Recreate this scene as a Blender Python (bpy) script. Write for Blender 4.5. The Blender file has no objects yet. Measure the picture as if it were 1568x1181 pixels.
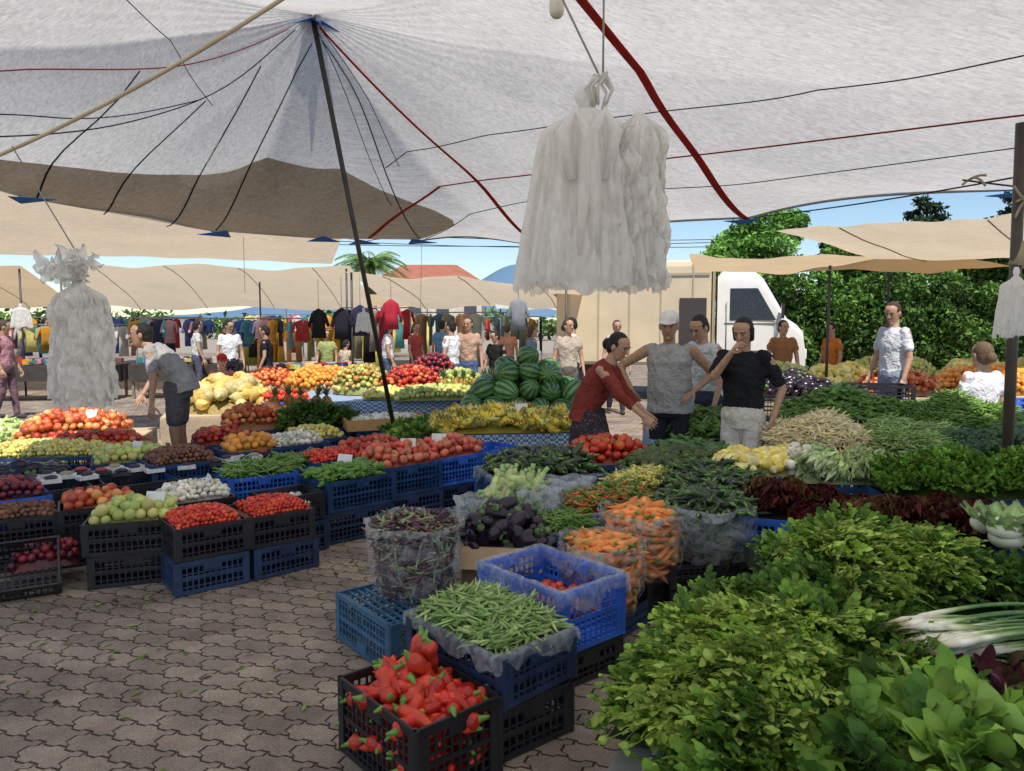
import bpy, math, numpy as np
from mathutils import Vector, Matrix
rng=np.random.default_rng(11)
R=math.radians
scene=bpy.context.scene
COL=scene.collection
# ------------------------------------------------------------------ geometry helpers
class T:
    def __init__(s,V,L,S,C=None):
        s.V=np.asarray(V,float).reshape(-1,3); s.L=np.asarray(L,np.int64); s.S=np.asarray(S,np.int64)
        n=len(s.V)
        if C is None: C=np.ones((n,4))
        C=np.asarray(C,float)
        if C.ndim==1: C=np.tile(C,(n,1))
        if C.shape[1]==3: C=np.hstack([C,np.ones((n,1))])
        s.C=C
    def tr(s,M=None,t=(0,0,0)):
        V=s.V if M is None else s.V@np.asarray(M).T
        return T(V+np.asarray(t),s.L,s.S,s.C)
def join(ts):
    V=[];L=[];S=[];C=[];n=0
    for t in ts:
        V.append(t.V);L.append(t.L+n);S.append(t.S);C.append(t.C);n+=len(t.V)
    return T(np.vstack(V),np.concatenate(L),np.concatenate(S),np.vstack(C))
def rotm(yaw,pitch=0,roll=0):
    yaw,pitch,roll=np.broadcast_arrays(np.atleast_1d(yaw).astype(float),pitch,roll)
    cz,sz=np.cos(yaw),np.sin(yaw);cy,sy=np.cos(-pitch),np.sin(-pitch);cx,sx=np.cos(roll),np.sin(roll)
    n=len(yaw);Z=np.zeros((n,3,3));Y=np.zeros((n,3,3));X=np.zeros((n,3,3))
    Z[:,0,0]=cz;Z[:,0,1]=-sz;Z[:,1,0]=sz;Z[:,1,1]=cz;Z[:,2,2]=1
    Y[:,0,0]=cy;Y[:,0,2]=sy;Y[:,2,0]=-sy;Y[:,2,2]=cy;Y[:,1,1]=1
    X[:,1,1]=cx;X[:,1,2]=-sx;X[:,2,1]=sx;X[:,2,2]=cx;X[:,0,0]=1
    return Z@Y@X
class Geo:
    def __init__(s): s.V=[];s.L=[];s.S=[];s.C=[];s.M=[];s.n=0
    def add(s,t,col=(1,1,1),mi=0,M=None,p=(0,0,0)):
        V=t.V if M is None else t.V@np.asarray(M).T
        w=t.C[:,3:4];c=t.C[:,:3]*(1-w)+t.C[:,:3]*np.asarray(col)*w
        s.V.append(V+np.asarray(p));s.L.append(t.L+s.n);s.S.append(t.S);s.C.append(c)
        s.M.append(np.full(len(t.S),mi));s.n+=len(V)
    def inst(s,t,Ms,Ps,Cs,mi=0):
        N=len(Ps)
        if N==0:return
        n=len(t.V)
        V=np.einsum('nij,vj->nvi',Ms,t.V)+Ps[:,None]
        w=t.C[None,:,3:4];c=t.C[None,:,:3]*(1-w)+t.C[None,:,:3]*Cs[:,None]*w
        s.V.append(V.reshape(-1,3));s.C.append(c.reshape(-1,3))
        s.L.append((t.L[None]+(np.arange(N)*n)[:,None]+s.n).ravel());s.S.append(np.tile(t.S,N))
        s.M.append(np.full(N*len(t.S),mi));s.n+=N*n
    def build(s,name,mats,smooth=True,parent=None):
        V=np.vstack(s.V);L=np.concatenate(s.L);S=np.concatenate(s.S);C=np.vstack(s.C);Mi=np.concatenate(s.M)
        me=bpy.data.meshes.new(name)
        me.vertices.add(len(V));me.vertices.foreach_set('co',V.astype(np.float32).ravel())
        me.loops.add(len(L));me.loops.foreach_set('vertex_index',L.astype(np.int32))
        me.polygons.add(len(S));st=np.concatenate([[0],np.cumsum(S)[:-1]])
        me.polygons.foreach_set('loop_start',st.astype(np.int32));me.polygons.foreach_set('loop_total',S.astype(np.int32))
        if not isinstance(mats,(list,tuple)): mats=[mats]
        for m in mats: me.materials.append(m)
        me.polygons.foreach_set('material_index',Mi.astype(np.int32))
        me.polygons.foreach_set('use_smooth',np.full(len(S),bool(smooth)))
        me.update(calc_edges=True)
        a=me.color_attributes.new('Col','FLOAT_COLOR','POINT')
        a.data.foreach_set('color',np.hstack([C,np.ones((len(C),1))]).astype(np.float32).ravel())
        ob=bpy.data.objects.new(name,me);COL.objects.link(ob)
        if parent: ob.parent=parent
        return ob
def empty(name,loc=(0,0,0)):
    e=bpy.data.objects.new(name,None);COL.objects.link(e);e.location=(0,0,0);e.empty_display_size=.1
    return e
def loft(P,Rr,n=8,C=None,cap=True,ref=None):
    P=np.asarray(P,float);Rr=np.asarray(Rr,float)
    if Rr.ndim==1: Rr=np.stack([Rr,Rr],1)
    k=len(P);t=np.gradient(P,axis=0);t/=np.linalg.norm(t,axis=1)[:,None]+1e-12
    if ref is None: ref=np.array([0,0,1.]) if abs(t[:,2]).mean()<.75 else np.array([1.,0,0])
    ref=np.asarray(ref,float)
    side=np.cross(t,ref);side/=np.linalg.norm(side,axis=1)[:,None]+1e-12
    up=np.cross(side,t)
    a=np.arange(n)*2*math.pi/n
    V=P[:,None]+side[:,None]*np.cos(a)[None,:,None]*Rr[:,None,0:1]+up[:,None]*np.sin(a)[None,:,None]*Rr[:,None,1:2]
    i,j=np.meshgrid(np.arange(k-1),np.arange(n),indexing='ij');j2=(j+1)%n
    Q=np.stack([i*n+j,i*n+j2,(i+1)*n+j2,(i+1)*n+j],-1).reshape(-1)
    S=[4]*((k-1)*n);L=list(Q)
    if cap: L+=list(range(n))[::-1]+list(range((k-1)*n,k*n));S+=[n,n]
    if C is not None:
        C=np.asarray(C,float)
        if C.ndim==2 and len(C)==k: C=np.repeat(C,n,axis=0)
    return T(V.reshape(-1,3),L,S,C)
def sphere(rx=1,ry=1,rz=1,n=10,k=7,C=None,dimple=0):
    a=np.linspace(-math.pi/2+.12,math.pi/2-.12,k)
    z=np.sin(a)*rz
    if dimple: z[-1]-=dimple*rz;z[0]+=dimple*.6*rz
    P=np.stack([0*z,0*z,z],1);P2=P.copy();P2[:,2]=np.arange(k)
    t=loft(P2,np.stack([np.cos(a),np.cos(a)],1),n,C,ref=(1,0,0));t.V[:,2]=np.repeat(z,n)
    t.V[:,0]*=rx;t.V[:,1]*=ry
    return t
def box(sx,sy,sz,c=(0,0,0)):
    V=np.array([[x,y,z] for x in(-.5,.5) for y in(-.5,.5) for z in(-.5,.5)])*[sx,sy,sz]+np.asarray(c)
    return T(V,[0,1,3,2, 4,6,7,5, 0,4,5,1, 2,3,7,6, 0,2,6,4, 1,5,7,3],[4]*6)
def rod(p,q,r,n=8,r2=None):
    return loft([p,q],[r,r if r2 is None else r2],n)
def capsule(p,q,r1,r2=None,n=12):
    p=np.asarray(p,float);q=np.asarray(q,float);r2=r1 if r2 is None else r2
    d=q-p;l=np.linalg.norm(d);d=d/(l+1e-9)
    P=[];Q=[]
    for a in(80,55,28): P.append(p-d*r1*math.sin(R(a)));Q.append(r1*math.cos(R(a)))
    P.append(p);Q.append(r1);P.append(q);Q.append(r2)
    for a in(28,55,80): P.append(q+d*r2*math.sin(R(a)));Q.append(r2*math.cos(R(a)))
    ref=(0,0,1) if abs(d[2])<.8 else (0,1,0)
    return loft(P,Q,n,ref=ref)
def grid(nu,nv,f,C=None):
    V=np.array([f(i/(nu-1),j/(nv-1)) for i in range(nu) for j in range(nv)])
    L=[];
    for i in range(nu-1):
        for j in range(nv-1):
            a=i*nv+j;L+=[a,a+nv,a+nv+1,a+1]
    return T(V,L,[4]*((nu-1)*(nv-1)),C)
_N=rng.random((64,64))
def vn(x,y):
    xi,yi=math.floor(x),math.floor(y);fx,fy=x-xi,y-yi;fx=fx*fx*(3-2*fx);fy=fy*fy*(3-2*fy)
    g=lambda a,b:_N[a%64,b%64]
    return (g(xi,yi)*(1-fx)+g(xi+1,yi)*fx)*(1-fy)+(g(xi,yi+1)*(1-fx)+g(xi+1,yi+1)*fx)*fy
# ------------------------------------------------------------------ materials
def newmat(name):
    m=bpy.data.materials.new(name);m.use_nodes=True;nt=m.node_tree;nt.nodes.clear()
    out=nt.nodes.new('ShaderNodeOutputMaterial');return m,nt,out
def N(nt,t,**k):
    n=nt.nodes.new(t)
    for a,v in k.items():
        if a.startswith('i_'): n.inputs[a[2:].replace('_',' ')].default_value=v
        else: setattr(n,a,v)
    return n
def vmat(name,rough=.5,trans=0,bump=.2,bscale=60,var=.3,vscale=12,spec=.5,coat=0,gain=1.):
    """vertex-coloured material with procedural mottling"""
    m,nt,out=newmat(name);ln=nt.links.new
    at=N(nt,'ShaderNodeAttribute',attribute_name='Col')
    geo=N(nt,'ShaderNodeNewGeometry')
    nz=N(nt,'ShaderNodeTexNoise',i_Scale=vscale,i_Detail=2.);ln(geo.outputs['Position'],nz.inputs['Vector'])
    mr=N(nt,'ShaderNodeMapRange');mr.inputs['From Min'].default_value=.3;mr.inputs['From Max'].default_value=.7
    mr.inputs['To Min'].default_value=(1-var)*gain;mr.inputs['To Max'].default_value=(1+var)*gain;ln(nz.outputs['Fac'],mr.inputs['Value'])
    mx=N(nt,'ShaderNodeVectorMath',operation='SCALE');ln(at.outputs['Color'],mx.inputs[0]);ln(mr.outputs[0],mx.inputs['Scale'])
    b=N(nt,'ShaderNodeBsdfPrincipled');b.inputs['Roughness'].default_value=rough;b.inputs['Specular IOR Level'].default_value=spec
    b.inputs['Coat Weight'].default_value=coat;b.inputs['Coat Roughness'].default_value=.15
    ln(mx.outputs[0],b.inputs['Base Color'])
    if bump:
        n2=N(nt,'ShaderNodeTexNoise',i_Scale=bscale,i_Detail=1.);ln(geo.outputs['Position'],n2.inputs['Vector'])
        bp=N(nt,'ShaderNodeBump');bp.inputs['Strength'].default_value=bump;bp.inputs['Distance'].default_value=.01
        ln(n2.outputs['Fac'],bp.inputs['Height']);ln(bp.outputs[0],b.inputs['Normal'])
    if trans:
        tr=N(nt,'ShaderNodeBsdfTranslucent');ln(mx.outputs[0],tr.inputs['Color'])
        ms=N(nt,'ShaderNodeMixShader');ms.inputs[0].default_value=trans
        ln(b.outputs[0],ms.inputs[1]);ln(tr.outputs[0],ms.inputs[2]);ln(ms.outputs[0],out.inputs[0])
    else: ln(b.outputs[0],out.inputs[0])
    return m
M_fruit=vmat('fruit_skin',.38,0,.1,90,.18,25,gain=1.12)
M_gloss=vmat('glossy_vegetable',.26,0,.12,50,.24,20,.5,0,1.25)
M_matte=vmat('matte_vegetable',.6,0,.3,90,.25,25,gain=1.15)
M_leaf=vmat('leaf_green',.6,.25,0,120,.45,7,.22,gain=1.25)
M_tree=vmat('tree_leaf',.6,.25,0,1,.4,1.2,.3)
M_plas=vmat('crate_plastic',.42,0,.15,40,.3,7,gain=1.2)
M_metal=vmat('painted_metal',.45,0,.1,40,.3,6)
M_cloth=vmat('garment_cloth',.9,0,.5,14,.14,6,.1)
M_skin=vmat('skin',.5,0,.15,90,.1,9,.4)
M_hair=vmat('hair',.55,0,.8,160,.3,60,.4)
M_wood=vmat('rough_board',.8,0,.3,50,.3,5)
M_bark=vmat('bark',.9,0,.8,20,.4,4)
M_car=vmat('cardboard',.85,0,.15,30,.15,9,.1)
M_paint=vmat('vehicle_paint',.35,0,.03,5,.08,2,.5)
M_wall=vmat('plaster',.9,0,.2,20,.12,2)
def cloth_mat(name,col,trans,stain=.12,rough=.9,yel=0):
    m,nt,out=newmat(name);ln=nt.links.new
    geo=N(nt,'ShaderNodeNewGeometry')
    nz=N(nt,'ShaderNodeTexNoise',i_Scale=.9,i_Detail=4.,i_Roughness=.65);ln(geo.outputs['Position'],nz.inputs['Vector'])
    mp=N(nt,'ShaderNodeMapping');mp.inputs['Rotation'].default_value=(0,0,R(25));mp.inputs['Scale'].default_value=(4,75,40);ln(geo.outputs['Position'],mp.inputs[0])
    n2=N(nt,'ShaderNodeTexNoise',i_Scale=1.,i_Detail=2.);ln(mp.outputs[0],n2.inputs['Vector'])
    n3=N(nt,'ShaderNodeTexNoise',i_Scale=26.,i_Detail=3.,i_Roughness=.7);ln(geo.outputs['Position'],n3.inputs['Vector'])
    def mr(n,a,b,lo=.3,hi=.7):
        q=N(nt,'ShaderNodeMapRange');q.inputs['From Min'].default_value=lo;q.inputs['From Max'].default_value=hi
        q.inputs['To Min'].default_value=a;q.inputs['To Max'].default_value=b;ln(n.outputs['Fac'],q.inputs['Value']);return q
    a=mr(nz,1-stain,1);b=mr(n2,1-stain*1.6,1);c=mr(n3,1-stain*.9,1,.35,.55)
    m1=N(nt,'ShaderNodeMath',operation='MULTIPLY');ln(a.outputs[0],m1.inputs[0]);ln(b.outputs[0],m1.inputs[1])
    m2=N(nt,'ShaderNodeMath',operation='MULTIPLY');ln(m1.outputs[0],m2.inputs[0]);ln(c.outputs[0],m2.inputs[1])
    vs=N(nt,'ShaderNodeVectorMath',operation='SCALE');vs.inputs[0].default_value=col;ln(m2.outputs[0],vs.inputs['Scale'])
    d=N(nt,'ShaderNodeBsdfDiffuse');ln(vs.outputs[0],d.inputs['Color'])
    t=N(nt,'ShaderNodeBsdfTranslucent');ln(vs.outputs[0],t.inputs['Color'])
    ms=N(nt,'ShaderNodeMixShader');ms.inputs[0].default_value=trans;ln(d.outputs[0],ms.inputs[1]);ln(t.outputs[0],ms.inputs[2]);ln(ms.outputs[0],out.inputs[0])
    return m
M_can=cloth_mat('canopy_cloth',(.90,.865,.81),.56,.15)
M_can_shade=cloth_mat('canopy_overlap_shade_cloth',(.56,.48,.38),.45,.16)  # darker brown holds the shade of an overlapping canopy layer
M_bg=cloth_mat('beige_canopy_cloth',(.90,.76,.55),.5,.10)
M_bg2=cloth_mat('tan_canopy_cloth',(.84,.64,.40),.5,.10)
M_bgw=cloth_mat('white_canopy_cloth',(.9,.88,.82),.4,.1)
def bag_mat(name,alpha,col=(.9,.9,.9),rough=.25,scale=18,zs=1.,bump=.5,tl=.45):
    m,nt,out=newmat(name);ln=nt.links.new
    geo=N(nt,'ShaderNodeNewGeometry');mp=N(nt,'ShaderNodeMapping');mp.inputs['Scale'].default_value=(1,1,zs);ln(geo.outputs['Position'],mp.inputs[0])
    nz=N(nt,'ShaderNodeTexNoise',i_Scale=scale,i_Detail=3.,i_Distortion=1.2);ln(mp.outputs[0],nz.inputs['Vector'])
    bp=N(nt,'ShaderNodeBump');bp.inputs['Strength'].default_value=bump;bp.inputs['Distance'].default_value=.015;ln(nz.outputs['Fac'],bp.inputs['Height'])
    d=N(nt,'ShaderNodeBsdfPrincipled');d.inputs['Base Color'].default_value=(*col,1);d.inputs['Roughness'].default_value=rough;ln(bp.outputs[0],d.inputs['Normal'])
    t=N(nt,'ShaderNodeBsdfTranslucent');t.inputs['Color'].default_value=(*col,1)
    a=N(nt,'ShaderNodeMixShader');a.inputs[0].default_value=tl;ln(d.outputs[0],a.inputs[1]);ln(t.outputs[0],a.inputs[2])
    if alpha>=1: ln(a.outputs[0],out.inputs[0]);return m
    tp=N(nt,'ShaderNodeBsdfTransparent')
    mr=N(nt,'ShaderNodeMapRange');mr.inputs['From Min'].default_value=.4;mr.inputs['From Max'].default_value=.72
    mr.inputs['To Min'].default_value=max(0,alpha-.12);mr.inputs['To Max'].default_value=min(1,alpha+.3);ln(nz.outputs['Fac'],mr.inputs['Value'])
    b=N(nt,'ShaderNodeMixShader');ln(mr.outputs[0],b.inputs[0]);ln(tp.outputs[0],b.inputs[1]);ln(a.outputs[0],b.inputs[2]);ln(b.outputs[0],out.inputs[0])
    return m
M_bag=bag_mat('white_plastic_film',.80,(.98,.965,.94),.16,30,.3,.6,.5)
M_film=bag_mat('clear_plastic_film',.17,(.85,.87,.9),.12,16)
M_film2=bag_mat('thick_clear_film',.32,(.78,.82,.86),.12,14)
def gingham():
    m,nt,out=newmat('blue_gingham_cloth');ln=nt.links.new
    geo=N(nt,'ShaderNodeNewGeometry')
    mp=N(nt,'ShaderNodeMapping');mp.inputs['Rotation'].default_value=(0,0,R(12));ln(geo.outputs['Position'],mp.inputs[0])
    w=N(nt,'ShaderNodeTexChecker',i_Scale=38.);w.inputs['Color1'].default_value=(.05,.16,.38,1);w.inputs['Color2'].default_value=(.6,.68,.75,1);ln(mp.outputs[0],w.inputs[0])
    b=N(nt,'ShaderNodeBsdfPrincipled');b.inputs['Roughness'].default_value=.6;ln(w.outputs[0],b.inputs['Base Color']);ln(b.outputs[0],out.inputs[0]);return m
M_ging=gingham()
def paver_mat():
    m,nt,out=newmat('interlocking_pavers');ln=nt.links.new
    geo=N(nt,'ShaderNodeNewGeometry')
    mp=N(nt,'ShaderNodeMapping');mp.inputs['Rotation'].default_value=(0,0,R(20));ln(geo.outputs['Position'],mp.inputs[0])
    sp=N(nt,'ShaderNodeSeparateXYZ');ln(mp.outputs[0],sp.inputs[0])
    def mm(op,a,b=None,v=None):
        q=N(nt,'ShaderNodeMath',operation=op)
        if isinstance(a,(int,float)): q.inputs[0].default_value=a
        else: ln(a,q.inputs[0])
        if b is not None: 
            if isinstance(b,(int,float)): q.inputs[1].default_value=b
            else: ln(b,q.inputs[1])
        return q.outputs[0]
    def zig(c,per,amp):
        a=mm('PINGPONG',c,per); a=mm('SUBTRACT',a,per/2); a=mm('MULTIPLY',a,3.2); a=mm('MINIMUM',a,per*.33); a=mm('MAXIMUM',a,-per*.33); return mm('MULTIPLY',a,amp/(per*.33))
    x=mm('ADD',sp.outputs[0],zig(sp.outputs[1],.062,.016)); y=mm('ADD',sp.outputs[1],zig(sp.outputs[0],.056,.008))
    cb=N(nt,'ShaderNodeCombineXYZ');ln(x,cb.inputs[0]);ln(y,cb.inputs[1])
    bt=N(nt,'ShaderNodeTexBrick',offset=.5);bt.inputs['Scale'].default_value=1;bt.inputs['Brick Width'].default_value=.224;bt.inputs['Row Height'].default_value=.124
    bt.inputs['Mortar Size'].default_value=.006;bt.inputs['Mortar Smooth'].default_value=.5
    bt.inputs['Color1'].default_value=(.42,.335,.26,1);bt.inputs['Color2'].default_value=(.28,.225,.18,1);bt.inputs['Mortar'].default_value=(.07,.055,.04,1);ln(cb.outputs[0],bt.inputs[0])
    nz=N(nt,'ShaderNodeTexNoise',i_Scale=1.7,i_Detail=6.,i_Roughness=.72);ln(geo.outputs['Position'],nz.inputs[0])
    n2=N(nt,'ShaderNodeTexNoise',i_Scale=110.,i_Detail=2.);ln(geo.outputs['Position'],n2.inputs[0])
    r1=N(nt,'ShaderNodeMapRange');r1.inputs['From Min'].default_value=.32;r1.inputs['From Max'].default_value=.68;r1.inputs['To Min'].default_value=.5;r1.inputs['To Max'].default_value=1.25;ln(nz.outputs['Fac'],r1.inputs[0])
    r2=N(nt,'ShaderNodeMapRange');r2.inputs['From Min'].default_value=.3;r2.inputs['From Max'].default_value=.7;r2.inputs['To Min'].default_value=.72;r2.inputs['To Max'].default_value=1.25;ln(n2.outputs['Fac'],r2.inputs[0])
    q=mm('MULTIPLY',r1.outputs[0],r2.outputs[0])
    vs=N(nt,'ShaderNodeVectorMath',operation='SCALE');ln(bt.outputs['Color'],vs.inputs[0]);ln(q,vs.inputs['Scale'])
    b=N(nt,'ShaderNodeBsdfPrincipled');b.inputs['Roughness'].default_value=.85;b.inputs['Specular IOR Level'].default_value=.25;ln(vs.outputs[0],b.inputs['Base Color'])
    hh=mm('SUBTRACT',mm('MULTIPLY',n2.outputs['Fac'],.25),bt.outputs['Fac'])
    bp=N(nt,'ShaderNodeBump');bp.inputs['Strength'].default_value=1.;bp.inputs['Distance'].default_value=.009;ln(hh,bp.inputs['Height']);ln(bp.outputs[0],b.inputs['Normal'])
    ln(b.outputs[0],out.inputs[0]);return m
M_pav=paver_mat()
# ------------------------------------------------------------------ ground
g=Geo();g.add(box(1600,1600,.2,(0,600,-.104)),(.34,.29,.23));g.build('ground',M_wall,False)
g=Geo();g.add(grid(2,2,lambda u,v:(-30+60*u,-8+48*v,0)));g.build('paved_plaza',M_pav,False)
# ------------------------------------------------------------------ produce templates
def ringcol(k,base,ends=None):
    C=np.tile(np.array(base,float),(k,1))
    if C.shape[1]==3: C=np.hstack([C,np.ones((k,1))])
    if ends:
        for i,c in ends.items(): C[i]=c
    return C
GS=(.10,.22,.04,0)
def t_round(sq=.85,stem=True,blush=None,n=10,k=7,dim=.18):
    t=sphere(1,1,sq,n,k,ringcol(k,(1,1,1,1),{k-1:GS} if stem else None),dim)
    if blush is not None:
        f=np.clip(.5+.8*t.V[:,0],0,1)[:,None]
        t.C[:,:3]=t.C[:,:3]*(1-f)+t.C[:,:3]*np.array(blush)*f
    if stem: t=join([t,loft([(0,0,sq*.6),(.05,0,sq*1.15)],[.09,.06],5,ringcol(2,GS))])
    return t
T_tom=t_round(.82); T_apple=t_round(.88,True,(.9,.35,.25)); T_peach=t_round(.92,False,(.75,.35,.2),dim=.1); T_or=t_round(.96,False,dim=.05)
T_small=t_round(.9,False,n=8,k=6,dim=.05)
def t_lemon():
    x=np.linspace(-1,1,9);r=np.array([.1,.24,.55,.72,.77,.72,.55,.22,.08]);return loft(np.stack([x*1.05,0*x,0*x],1),r,9)
T_lemon=t_lemon()
def t_pod(L,r,bend,k=7,n=6,taper=1,tip=(1,1,1,1),stem=None,wob=0,seed=0):
    rr=np.random.default_rng(seed);x=np.linspace(0,1,k);ang=(x-.5)*bend
    X=np.sin(ang)/(bend if bend else 1)*L if bend else (x-.5)*L
    Z=(np.cos(ang)-1)/(bend if bend else 1)*L if bend else 0*x
    Rr=r*(np.clip(1-x,0,1)**(.5*taper)*.9+.1)*np.minimum(1,.45+x*8)
    Rr[-1]*=.4;Rr=Rr*(1+wob*rr.normal(0,1,k))
    C=ringcol(k,(1,1,1,1))
    if stem: C[0]=stem
    C[-1]=tip
    return loft(np.stack([X,Z,0*x],1),Rr,n,C)
def t_pepper(L=.16,r=.022,bend=.6,seed=0):
    b=t_pod(L,r,bend,9,9,1.1,stem=(1,1,1,1),wob=.06,seed=seed)
    p=b.V[:9].mean(0)
    s=loft([p+(0.006,0,0),p+(-.004,0,0),p+(-.03,.008,.004)],[.55*r,.35*r,.16*r],6,ringcol(3,(.12,.25,.04,0)))
    return join([b,s])
T_longpep=[t_pepper(.17,.02,b,s) for b,s in((.5,1),(1.0,2),(.2,3))]
T_redpep=[t_pepper(.17,.031,b,s) for b,s in((.4,4),(.9,5),(.15,6))]
T_chil=[t_pepper(.11,.009,b,s) for b,s in((.8,7),(1.6,8))]
T_bean=[t_pod(.13,.0058,b,6,5,.5) for b in(.3,1.1,.7)]
T_flat=[t_pod(.15,.008,b,6,5,.5) for b in(.2,.8,.5)]
for t in T_flat: t.V[:,2]*=.55
T_cuc=[t_pod(.17,.021,b,8,8,.35,wob=.03) for b in(.2,.6)]
def t_zuc():
    x=np.linspace(0,1,9);r=.024*np.array([.55,.8,.95,1,1,1,1.02,.9,.4])
    return join([loft(np.stack([(x-.5)*.2,.0*x,0*x],1),r,9),loft([(-.1,0,0),(-.135,0,.003)],[.013,.015],6,ringcol(2,(.35,.5,.18,0)))])
T_zuc=t_zuc()
def t_egg():
    x=np.linspace(0,1,10);r=.042*np.array([.35,.5,.56,.65,.8,.95,1,.95,.7,.2])
    b=loft(np.stack([(x-.5)*.19,.01*np.sin(x*3),0*x],1),r,11)
    c=loft([(-.1,0,0),(-.09,0,0),(-.075,0,0),(-.06,0,0)],[.008,.02,.025,.022],8,ringcol(4,(.09,.16,.04,0)))
    s=loft([(-.13,0,.005),(-.1,0,0)],[.007,.008],6,ringcol(2,(.10,.17,.05,0)))
    return join([b,c,s])
T_egg=t_egg()
def t_carrot():
    x=np.linspace(0,1,8);r=.019*np.array([.5,1,.95,.85,.72,.55,.35,.1]);
    return join([loft(np.stack([(x-.5)*.17,.006*np.sin(x*4),0*x],1),r,8,ringcol(8,(1,1,1,1),{0:(.25,.3,.08,0)})),loft([(-.085,0,0),(-.1,0,.002)],[.007,.005],5,ringcol(2,(.15,.25,.05,0)))])
T_car=t_carrot()
def t_bananas():
    ts=[]
    for i in range(5):
        k=8;x=np.linspace(0,1,k);a=(x-.5)*1.3;X=np.sin(a)*.13;Z=(1-np.cos(a))*.2
        r=.019*np.array([.3,.55,.95,1,1,.95,.7,.25])
        C=ringcol(k,(1,1,1,1),{0:(.35,.38,.08,0),k-1:(.09,.07,.03,0)})
        b=loft(np.stack([X,0*x,Z],1),r,6,C)
        M=rotm((i-2)*.16,0,(i-2)*.25)[0];ts.append(b.tr(M,(0,(i-2)*.026,-abs(i-2)*.006)))
    return join(ts)
T_ban=t_bananas()
def t_water():
    n=44;k=13;a=np.linspace(-math.pi/2+.08,math.pi/2-.08,k);P=np.stack([np.sin(a)*1.15,0*a,0*a],1);t=loft(P,np.cos(a),n)
    ph=np.tile(np.arange(n),k);jit=np.repeat(rng.integers(0,2,k),n)
    s=((ph+jit)%4<2).astype(float)[:,None]
    C=np.array([.030,.085,.022])*(s)+np.array([.13,.24,.07])*(1-s)
    t.C=np.hstack([C/.2,np.ones((len(C),1))]);return t
T_water=t_water()
def t_leaf(L=1,W=.5,curl=.3,fold=.25,nu=6,nv=5,frill=0,seed=0,edge=None,rnd=.8):
    rr=np.random.default_rng(seed);C=[]
    def f(u,v):
        w=W*(math.sin(math.pi*min(1,(u*.93+.04))**.85)**rnd)*.5
        s=(v-.5)*2;y=s*w
        z=-curl*L*u*u+fold*abs(y)+frill*abs(s)*math.sin(u*17+s*5+seed)*W*.25
        c=.78+.35*abs(s) if abs(s)>.1 else 1.25
        if edge is not None and abs(s)>.4: C.append((*edge,1))
        else: C.append((c,c,c,1))
        return (u*L,y,z)
    t=grid(nu,nv,f);t.C=np.array(C,float);return t
def sprig(nl=7,L=.1,ls=.035,lw=.026,seed=0,stemc=(.2,.32,.06,0),frill=0,up=.6):
    rr=np.random.default_rng(seed);ts=[]
    P=[(0,0,0),(L*.5,.004,L*.12),(L,0,L*.1)]
    ts.append(loft(P,[.0022,.0018,.001],4,ringcol(3,stemc)))
    for i in range(nl):
        u=.3+.7*i/(nl-1);side=(-1)**i
        yaw=side*rr.uniform(.5,1.2)*(1 if i<nl-1 else .1);s=ls*rr.uniform(.8,1.15)
        lf=t_leaf(s,lw*s/ls,rr.uniform(.1,.5),.35,5,3,frill,i,rnd=.55);lf.C[:,:3]*=rr.uniform(.8,1.25)
        ts.append(lf.tr(rotm(yaw,rr.uniform(-.1,up),rr.uniform(-.5,.5))[0],(L*u,0,L*.12)))
    return join(ts)
SP_small=[sprig(10,.09,.024,.021,s) for s in range(4)]
SP_med=[sprig(10,.10,.031,.026,40+s,frill=.5) for s in range(4)]
SP_big=[sprig(5,.10,.08,.052,10+s,up=.8) for s in range(4)]
SP_pars=[sprig(13,.08,.016,.018,20+s,frill=1.,up=1.) for s in range(4)]
def stalky(seed):
    rr=np.random.default_rng(seed);ts=[]
    for i in range(5):
        a=rr.normal(0,.22);L=.2*rr.uniform(.8,1.2);b=loft([(0,0,0),(L*.5,0,.012),(L,0,.0)],[.002,.0018,.0012],3,ringcol(3,(.36,.48,.14,0))).tr(rotm(a,rr.normal(.1,.15))[0]);ts.append(b)
        tip=b.V[-3:].mean(0)
        for j in range(4): ts.append(t_leaf(.026,.022,.3,.3,4,3,0,j,rnd=.5).tr(rotm(a+rr.uniform(-1.3,1.3),rr.uniform(-.2,.6),rr.normal(0,.4))[0],tip-np.array([.02*j*math.cos(a),0,0])))
    return join(ts)
SP_stalk=[stalky(s) for s in range(4)]
def lettuce(seed,edge=None,L=.125,W=.17):
    rr=np.random.default_rng(seed);ts=[]
    for i in range(16):
        a=i*2.4;el=.1+1.2*i/16
        lf=t_leaf(L*(1-.4*i/16),W*(1-.35*i/16),.3-.7*i/16,.25,9,9,1.3,i+seed,edge,rnd=.5)
        ts.append(lf.tr(rotm(a,el,rr.uniform(-.2,.2))[0],(0,0,.01)))
    return join(ts)
T_let=[lettuce(s) for s in range(2)]
T_redlet=[lettuce(s+5,(.9,.4,.45)) for s in range(2)]
def broc():
    rr=np.random.default_rng(3);ts=[sphere(.075,.075,.055,12,7,(.7,.7,.7)).tr(None,(0,0,.02))]
    for i in range(60):
        a=rr.uniform(0,6.28);e=math.asin(rr.uniform(-.1,1));d=np.array([math.cos(a)*math.cos(e),math.sin(a)*math.cos(e),math.sin(e)*.75])
        s=rr.uniform(.012,.02);c=rr.uniform(.7,1.3);ts.append(sphere(s,s,s,6,5,(c,c,c)).tr(None,d*.075+(0,0,.02)))
    ts.append(loft([(0,0,-.06),(0,0,.02)],[.02,.03],8,ringcol(2,(.25,.36,.12,0))))
    return join(ts)
T_broc=broc()
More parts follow.
